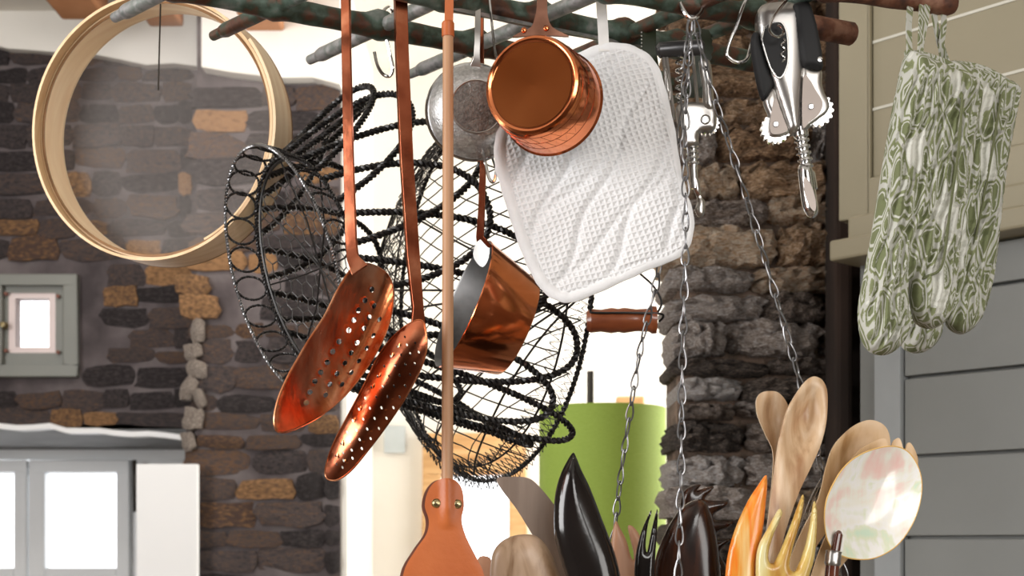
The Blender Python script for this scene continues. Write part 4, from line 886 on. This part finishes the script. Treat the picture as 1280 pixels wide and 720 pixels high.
for x, y, dd_ in ((1014, 133, .0165), (970, 155, .0125)): MB().lathe([(0.0001, 0), (0.0028, 0), (0.0032, -.0006), (0.0036, 0.0), (0.0036, .002)], W(x, y, D6-dd_), (0, 1, 0), 12).build('screw', M['chrome'], ck)
def gear(cx, cy, r, dd_, n=16, par=ck):
    pts = []
    for k in range(n*4): a = 2*math.pi*k/(n*4); rr_ = r+(2.6 if k % 4 < 2 else 0); pts.append((cx+rr_*math.cos(a), cy+rr_*math.sin(a)))
    sheet(MB(), pts, dd_, K(0.004), K(0.004), 8, smooth=0).build('gear', M['chrome'], par, smooth=False)
gear(1020, 138, 19, D6-.006); gear(969, 162, 16, D6-.001)
nk = [W(1000, 160, D6), W(1018, 274, D6)]; nd = (nk[1]-nk[0]).normalized()
pr = [(0.0001, 0), (0.009, 0.0), (0.009, 0.010), (0.0065, 0.012)]
for k in range(5): z = 0.013+k*0.0078; pr += [(0.0058, z), (0.0085, z+.0012), (0.0088, z+.0035), (0.006, z+.0048), (0.0056, z+.0068)]
pr += [(0.0085, 0.054), (0.0095, 0.056), (0.0095, 0.075), (0.0001, 0.078)]
MB().lathe(pr, nk[0], nd, 24).build('ribbed_neck', M['chrome'], ck, angle=50)
pillow('open_sleeve', [(998, 208), (1006, 206), (1014, 208), (1018, 225), (1021, 248), (1023, 264), (1018, 272), (1011, 271), (1004, 260), (1000, 235)], D6-.002, 0.0095, M['chrome'], E=11)
sheet(MB(), [(1005, 222), (1011, 226), (1017, 240), (1020, 256), (1018, 264), (1012, 258), (1006, 242)], D6-.0122, K(0.0008), K(0.0), 3).build('sleeve_slot', M['plate'], ck)

# ------------------------------------------------------------------ lever corkscrew behind the chain
D7 = 1.75
c2 = thing('lever_corkscrew', W(866, 270, D7), 'steel lever corkscrew with dark crossbar, half hidden by the chains', 'corkscrew')
MB().tube([W(821, 64, D7), W(824, 63, D7), W(850, 61, D7), W(876, 59, D7), W(880, 59, D7)], [0.006, 0.0095, 0.010, 0.0095, 0.006], 16).build('crossbar', mat('gunmetal', [(0.10, 0.10, 0.105), (0.16, 0.16, 0.165)], metal=0.8, rough=0.35), c2)
for xa, xb in ((829, 838), (833, 843), (866, 874)): MB().tube([W(xa, 70, D7), W(xb, 150, D7)], 0.0022, 8).build('rod', M['satin'], c2)
MB().tube([W(850+5*math.sin(k*.75), 70+k*1.25, D7-.004*math.cos(k*.75)) for k in range(48)], 0.0015, 6).build('worm', M['chrome'], c2)
pillow('lever', [(874, 76), (884, 74), (889, 84), (891, 110), (892, 136), (880, 135), (878, 110), (875, 90)], D7-.01, 0.006, M['satin'], par=c2)
pillow('lever', [(829, 82), (834, 88), (838, 108), (838, 126), (834, 130), (830, 110)], D7-.0, 0.005, M['satin'], par=c2)
pillow('body', [(846, 132), (872, 128), (893, 134), (896, 150), (892, 164), (874, 167), (872, 182), (852, 184), (848, 160)], D7-.004, 0.008, M['satin'], par=c2)
MB().lathe([(0.0001, 0), (0.004, 0), (0.0052, -.001), (0.0062, 0.0), (0.0062, .003)], W(882, 149, D7-.0145), (0, 1, 0), 14).build('screw', M['chrome'], c2)
gear(884, 154, 13, D7+.006, par=c2)
pr = [(0.0001, 0), (0.007, 0)]
for k in range(4): z = 0.002+k*0.0065; pr += [(0.005, z), (0.0075, z+.001), (0.0078, z+.0035), (0.0055, z+.0045)]
pr += [(0.005, 0.03), (0.005, 0.055), (0.0001, 0.056)]
MB().lathe(pr, W(865, 180, D7), Vector((0.06, 0, -1)), 16).build('ribbed_neck', M['chrome'], c2, angle=50)
pillow('foot', [(868, 216), (874, 226), (877, 246), (881, 252), (880, 268), (873, 271), (869, 262), (872, 250), (867, 236), (864, 222)], D7-.0, 0.004, M['satin'], par=c2, E=5)
# dark green serrated strap looped over the bar
sg = thing('serrated_strap', W(845, 120, 1.79), 'dark green strap with cream toothed edges hanging behind the crossbar', 'strap')
def saw(pts, flip):
    q = []
    for k in range(len(pts)-1):
        (x0, y0), (x1, y1) = pts[k], pts[k+1]; n_ = max(1, int(math.hypot(x1-x0, y1-y0)/4))
        for j in range(n_): t = j/n_; q.append((x0+(x1-x0)*t+(0 if j % 2 else -2.0*flip), y0+(y1-y0)*t))
    return q
MB().tube([W(812, 33, 1.78), W(812, 28, 1.785)], 0.003, 6).build('hanging_end', M['satin'], sg)
sheet(MB(), saw([(803, 33), (803, 60), (808, 90), (824, 120)], 1)+[(840, 120), (824, 88), (820, 60), (820, 35)], 1.785, K(0.0015), K(0.0015), 8, smooth=0).build('strap_leg', M['strapgreen'], sg, smooth=False)
sheet(MB(), [(870, 35), (868, 60), (866, 90), (850, 122)]+saw([(866, 122), (884, 96), (890, 60), (886, 33)], -1), 1.80, K(0.0015), K(0.0015), 8, smooth=0).build('strap_leg', M['strapgreen'], sg, smooth=False)
MB().sweep([W(832, 119, 1.785), W(845, 126, 1.79), W(858, 119, 1.80)], 0.016, 0.003, side=(0, 1, 0)).build('strap_bend', M['strapgreen'], sg)
for k in range(7): MB().ball(W(802, 36+k*4.4, 1.783), 0.0011, 6, 4).build('tooth', M['cream'], sg)

# ------------------------------------------------------------------ chains with their ring
tag(MB().tube(smooth_closed([tuple(W(*p)) for p in ((848, -12, 1.70), (850, 2, 1.695), (856, 15, 1.69), (863, 23, 1.69), (870, 22, 1.69), (877, 14, 1.70), (878, 0, 1.705), (872, -16, 1.71), (858, -22, 1.71))], 5), 0.0026, 8, closed=True).build('carrying_ring', M['chrome']), 'shiny elongated steel ring from which the chains hang', 'ring')
def link_mesh(ws=1.0):
    mb = MB(); pts = []
    for k in range(20):
        t = 2*math.pi*k/20; z = -0.0125*math.cos(t); wdt = 0.0052*(0.78+0.30*math.cos(t))
        pts.append((wdt*ws*math.sin(t), 0.0006*math.sin(2*t), z))
    mb.tube(pts, 0.00115, 6, closed=True); return mb
def chain(label, pts, d_first, every=0.0203):
    root = thing('chain', W(*pts[0]), label, 'chain', 'steel chains of the hanging utensil basket')
    P = np.array([tuple(p) for p in smooth_open([W(*p) for p in pts], 10)]); L = np.concatenate([[0], np.cumsum(np.linalg.norm(np.diff(P, axis=0), axis=1))])
    n = int(L[-1]/every); me = None
    for k in range(n):
        s = (k+0.5)*every; c = Vector([np.interp(s, L, P[:, i]) for i in range(3)]); c2_ = Vector([np.interp(min(L[-1], s+.003), L, P[:, i]) for i in range(3)]); t = (c2_-c).normalized()
        if me is None:
            a = link_mesh(); o0 = a.build('link', M['chain'], origin=(0, 0, 0)); me = o0.data; o = o0
        else: o = bpy.data.objects.new('link', me); C.objects.link(o)
        o.parent = root
        qn = (-t).to_track_quat('Z', 'Y'); ang = (0.35+0.25*math.sin(k*1.7)) if k % 2 == 0 else (0.35+math.pi/2+0.35*math.sin(k*0.9))
        o.rotation_mode = 'QUATERNION'; o.rotation_quaternion = qn @ Matrix.Rotation(ang, 4, 'Z').to_quaternion(); o.location = c-Vector(root['org'])
        if 'org' in o: del o['org']
    return root
chain('left steel chain passing behind the potholder and over the lamp shade', [(863, 22, 1.70), (846, 200, 1.735), (822, 345, 1.765), (800, 440, 1.785), (778, 580, 1.81), (766, 680, 1.825), (754, 752, 1.84)], 0)
chain('middle steel chain hanging straight down along the potholder edge', [(865, 22, 1.69), (857, 150, 1.665), (857, 300, 1.65), (853, 450, 1.64), (851, 600, 1.63), (847, 752, 1.62)], 0)
chain('right steel chain slanting down to the wooden spoons', [(868, 22, 1.70), (886, 100, 1.705), (918, 200, 1.72), (955, 320, 1.74), (998, 470, 1.76), (1020, 560, 1.775), (1036, 620, 1.785), (1062, 752, 1.80)], 0)

# ------------------------------------------------------------------ hanging utensil basket (just below the frame)
hc = W(905, 0, 1.77); hc.z = Z(752, 1.77); hbk = thing('hanging_utensil_basket', (hc.x, hc.y, hc.z-0.17), 'round wire basket hung on chains holding spoons and forks', 'basket')
RB = 0.17
MB().tube([hc+Vector((RB*math.cos(t), RB*math.sin(t), 0)) for t in TH(64)], 0.003, 8, closed=True).build('rim', M['wire'], hbk)
MB().tube([hc+Vector((0.86*RB*math.cos(t), 0.86*RB*math.sin(t), -0.168)) for t in TH(64)], 0.002, 8, closed=True).build('base_ring', M['wire'], hbk)
wb_ = MB()
for t in TH(36): wb_.tube([hc+Vector((RB*math.cos(t), RB*math.sin(t), 0)), hc+Vector((.86*RB*math.cos(t), .86*RB*math.sin(t), -.168))], 0.0011, 5)
for z in (0.04, 0.08, 0.12):
    wb_.tube([hc+Vector(((1-.14*z/.168)*RB*math.cos(t), (1-.14*z/.168)*RB*math.sin(t), -z)) for t in TH(48)], 0.0011, 5, closed=True)
o = wb_.build('side_mesh', M['wire'], hbk); o['kind'] = 'stuff'
MB().lathe([(0.0001, -.168), (0.86*RB, -.168), (.86*RB, -.170), (0.0001, -.170)], hc, (0, 0, 1), 40).build('base', M['wire'], hbk)

def shank(mb, a, b, r0, r1): mb.tube([a, b], [r0, r1], 10); return mb
BZ = 905  # row of the basket floor
def utensil(name, label, cat, out, D, front, back, m, step=4.0, tilt=(0, 0), hd=None, part='blade', grp=None, hm=None, rr=(0.006, 0.005), holes=()):
    base = W(hd[2], BZ, hd[3]) if hd else W(out[0][0], BZ, D)
    r = thing(name, base, label, cat, grp)
    sheet(MB(), out, D, front, back, step, holes=holes, tilt=tilt).build(part, m, r, angle=55)
    if hd: MB().tube(smooth_open([W(hd[0], hd[1], D), W((hd[0]+hd[2])/2, (hd[1]+BZ)/2, (D+hd[3])/2), W(hd[2], BZ-3, hd[3])], 4), [rr[0]+(rr[1]-rr[0])*k/8 for k in range(9)], 10).build('handle', hm or m, r)
    return r
utensil('wooden_spatula', 'flat grey-brown wooden spatula leaning behind the black horn leaf', 'spatula', [(621, 598), (640, 596), (658, 597), (671, 605), (692, 630), (715, 665), (740, 705), (752, 740), (722, 752), (697, 720), (670, 676), (646, 637), (627, 612)], 1.74, K(0.0022), K(0.0022), M['greywood'], tilt=(0, 0), hd=(738, 742, 800, 1.75), step=6)
utensil('wooden_spoon', 'round olive-wood spoon back at the left end of the utensils', 'spoon', [(613, 728), (614, 700), (620, 684), (633, 673), (652, 668), (672, 671), (688, 690), (700, 720), (712, 750), (690, 765), (640, 768), (620, 752)], 1.70, dome(0.016, 34, 0.001), K(0.001), M['olivewood'], hd=(698, 752, 790, 1.72))
utensil('wooden_scraper', 'reddish wooden scraper tip just right of the leather swatter', 'spatula', [(597, 699), (612, 697), (615, 712), (618, 740), (640, 770), (618, 775), (600, 735)], 1.745, K(0.002), K(0.002), M['spoonred'], hd=(625, 768, 780, 1.75), step=5)
utensil('horn_leaf_spoon', 'glossy black pointed horn leaf spoon left of the chain', 'spoon', [(716, 566), (720, 571), (727, 588), (738, 611), (753, 650), (768, 690), (776, 722), (782, 760), (770, 785), (735, 785), (716, 745), (702, 704), (694, 674), (692, 648), (694, 618), (700, 595), (708, 578)], 1.665, dome(0.019, 36, 0.001), dome(-0.010, 36, 0.003), M['blackhorn'], hd=(760, 775, 815, 1.70), step=4)
utensil('wooden_fork', 'pale two-pronged wooden fork behind the black horn leaf', 'fork', [(769, 652), (775, 660), (783, 676), (788, 694), (792, 700), (792, 690), (788, 674), (785, 658), (791, 658), (799, 668), (806, 684), (809, 710), (806, 760), (790, 775), (775, 755), (766, 715), (764, 680)], 1.72, dome(0.004, 8, .001), K(0.002), M['spoonred'], hd=(794, 766, 830, 1.73), step=3)
utensil('horn_fork', 'narrow black horn fork with two needle tips on the lime shade', 'fork', [(813, 639), (814, 642), (810, 655), (807, 680), (809, 690), (814, 665), (821, 637), (822, 645), (821, 668), (819, 695), (818, 722), (822, 762), (808, 775), (796, 755), (793, 722), (795, 692), (802, 664)], 1.68, dome(0.005, 8, .001), K(0.001), M['blackhorn'], hd=(810, 768, 838, 1.70), step=3)
utensil('horn_spoon', 'broad dark brown horn spoon behind the middle chain', 'spoon', [(868, 625), (880, 626), (888, 640), (895, 668), (899, 700), (901, 740), (890, 775), (860, 788), (832, 770), (820, 740), (818, 712), (822, 690), (836, 658), (852, 635)], 1.70, dome(0.016, 34, 0.001), dome(-0.01, 34, 0.003), M['brownhorn'], hd=(866, 778, 870, 1.72))
utensil('horn_claw_fork', 'dark horn claw fork with curled tines against the rubble pier', 'fork', [(850, 640), (855, 615), (866, 607), (876, 606), (871, 613), (880, 610), (892, 608), (889, 614), (881, 624), (896, 626), (910, 627), (906, 634), (892, 643), (897, 651), (915, 652), (911, 659), (897, 665), (897, 673), (914, 674), (904, 684), (900, 692), (908, 712), (906, 750), (895, 780), (870, 780), (858, 740), (852, 690)], 1.745, dome(0.006, 12, .001), K(0.0015), M['brownhorn'], hd=(884, 772, 885, 1.76), step=3)
utensil('horn_knife', 'translucent amber horn blade ending in a sharp point', 'knife', [(957, 594), (959, 604), (957, 630), (953, 665), (947, 695), (944, 725), (942, 765), (928, 780), (913, 765), (907, 735), (908, 705), (913, 680), (921, 656), (935, 626), (948, 606)], 1.665, dome(0.007, 18, 0.001), K(0.001), M['amber'], hd=(930, 772, 915, 1.70), step=4)
utensil('horn_serving_fork', 'yellow three-pronged horn serving fork in front of the tall wooden spoon', 'fork', [(973, 637), (978, 641), (974, 652), (967, 668), (961, 688), (961, 701), (966, 704), (971, 697), (980, 677), (991, 649), (1002, 620), (1005, 624), (1001, 649), (995, 670), (989, 693), (987, 709), (991, 714), (996, 710), (1005, 687), (1011, 661), (1017, 627), (1021, 638), (1021, 664), (1018, 697), (1010, 725), (1000, 760), (975, 780), (955, 765), (946, 735), (945, 700), (949, 680), (960, 660)], 1.655, dome(0.007, 9, 0.001), K(0.001), M['palehorn'], hd=(976, 772, 935, 1.70), step=3)
utensil('wooden_spoon', 'tallest pale wooden spoon with long slender bowl', 'spoon', [(1020, 471), (1029, 477), (1034, 492), (1033, 525), (1026, 555), (1013, 585), (1000, 612), (986, 650), (975, 690), (966, 735), (950, 738), (956, 690), (960, 652), (966, 604), (970, 574), (975, 544), (984, 512), (1000, 485), (1011, 473)], 1.70, lambda e, x, y: 0.002+0.004*np.clip(e/10, 0, 1)-0.020*np.exp(-((y-522)/42.)**2)*np.clip((e-3)/16, 0, 1), lambda e, x, y: 0.002+0.012*np.exp(-((y-522)/45.)**2)*np.clip(e/18, 0, 1)+.003, M['spoonwood'], hd=(958, 730, 935, 1.74), tilt=(0.0003, -0.0001), rr=(0.0075, .006))
utensil('wooden_spoon', 'shorter pale wooden spoon directly left of the tallest one', 'spoon', [(960, 489), (973, 491), (984, 505), (987, 525), (983, 555), (976, 590), (972, 640), (966, 700), (956, 700), (961, 640), (965, 600), (966, 565), (956, 542), (947, 520), (945, 502), (950, 492)], 1.745, lambda e, x, y: 0.002-0.008*np.exp(-((y-520)/24.)**2)*np.clip((e-2)/14, 0, 1), lambda e, x, y: 0.003+0.009*np.exp(-((y-520)/26.)**2)*np.clip(e/14, 0, 1), M['spoonwood'], hd=(961, 690, 945, 1.76), tilt=(0.0004, 0))
utensil('wooden_spoon', 'broad golden wooden spoon behind the shell spoon', 'spoon', [(1087, 525), (1104, 531), (1112, 547), (1110, 575), (1092, 612), (1062, 640), (1036, 662), (1016, 690), (1000, 722), (984, 722), (989, 696), (1002, 664), (1020, 630), (1027, 608), (1032, 585), (1040, 561), (1052, 545), (1069, 531)], 1.765, lambda e, x, y: 0.002-0.012*np.exp(-(((y-575)/40.)**2+((x-1072)/40.)**2))*np.clip((e-3)/16, 0, 1), lambda e, x, y: 0.003+0.012*np.exp(-(((y-575)/40.)**2+((x-1072)/40.)**2))*np.clip(e/16, 0, 1), M['spoonwood2'], hd=(992, 718, 960, 1.78), tilt=(0.0002, 0))
utensil('wooden_spork', 'golden wooden spork whose rounded tines rise over the shell spoon', 'fork', [(1055, 595), (1064, 573), (1082, 557), (1104, 548), (1110, 556), (1112, 566), (1116, 552), (1124, 548), (1129, 562), (1131, 570), (1133, 556), (1138, 554), (1145, 567), (1147, 582), (1140, 620), (1110, 660), (1068, 690), (1040, 722), (1026, 740), (1012, 735), (1020, 700), (1036, 660), (1046, 625)], 1.735, lambda e, x, y: 0.002-0.010*np.clip((e-2)/26, 0, 1), lambda e, x, y: 0.002+0.011*np.clip(e/26, 0, 1), M['spoonwood2'], hd=(1020, 732, 985, 1.76), tilt=(0.0002, 0), hm=M['spoonred'])
sh_ = [(1110, 558), (1131, 562), (1145, 578), (1152, 601), (1150, 628), (1140, 656), (1121, 682), (1095, 697), (1070, 699), (1049, 693), (1036, 679), (1031, 656), (1032, 630), (1041, 606), (1057, 582), (1080, 566)]
shr = thing('shell_spoon', W(1035, BZ, 1.68), 'iridescent mother-of-pearl shell spoon with silver ferrule', 'spoon')
sheet(MB(), sh_, 1.685, cup(0.014, 55, 0.0012), cupb(0.014, 55, 0.0008), 4, tilt=(0.0003, 0)).build('shell_bowl', M['pearl'], shr, angle=60)
scx, scy = np.array(smooth_closed(sh_, 4)).mean(0)
MB().tube([W(x, y, 1.6845+0.0003*(x-scx)) for x, y in smooth_closed(sh_, 5)], 0.0008, 6, closed=True).build('golden_edge', M['pearl_edge'], shr)
MB().tube([W(1049, 665, 1.672), W(1048, 668, 1.67), W(1044, 690, 1.668)], [0.003, 0.0055, 0.0058], 12).build('handle_tip', M['reddark'], shr)
MB().lathe([(0.0075, 0), (0.0098, .001), (0.0092, .004), (0.0098, .006), (0.0092, .012), (0.0098, .015), (0.0085, .018)], W(1042.5, 688, 1.668), Vector((-0.12, 0, -1)), 20).build('ferrule', M['satin'], shr)
MB().tube([W(1041, 704, 1.668), W(1038, 740, 1.668), W(1010, BZ-3, 1.69)], [0.0082, 0.0088, 0.006], 12).build('handle', M['reddark'], shr)
# whisk behind the horn fork
wk = thing('wire_whisk', W(975, BZ, 1.79), 'thin steel wire whisk partly hidden behind horn fork and spoons', 'whisk')
for k in range(5):
    MB().tube(smooth_open([W(985+k*3, 770, 1.79), W(992+k*6, 690, 1.785+.004*k), W(1006+k*5, 640, 1.785), W(1022+k*3, 606, 1.79), W(1034, 592+k*2, 1.79), W(1040+k, 612, 1.80), W(1034+k*2, 660, 1.81), W(1006+k, 770, 1.80)], 6), 0.0009, 6).build('wire', M['chrome'], wk)
MB().tube([W(993, 760, 1.793), W(975, BZ-3, 1.79)], [0.008, 0.007], 10).build('handle', M['satin'], wk)
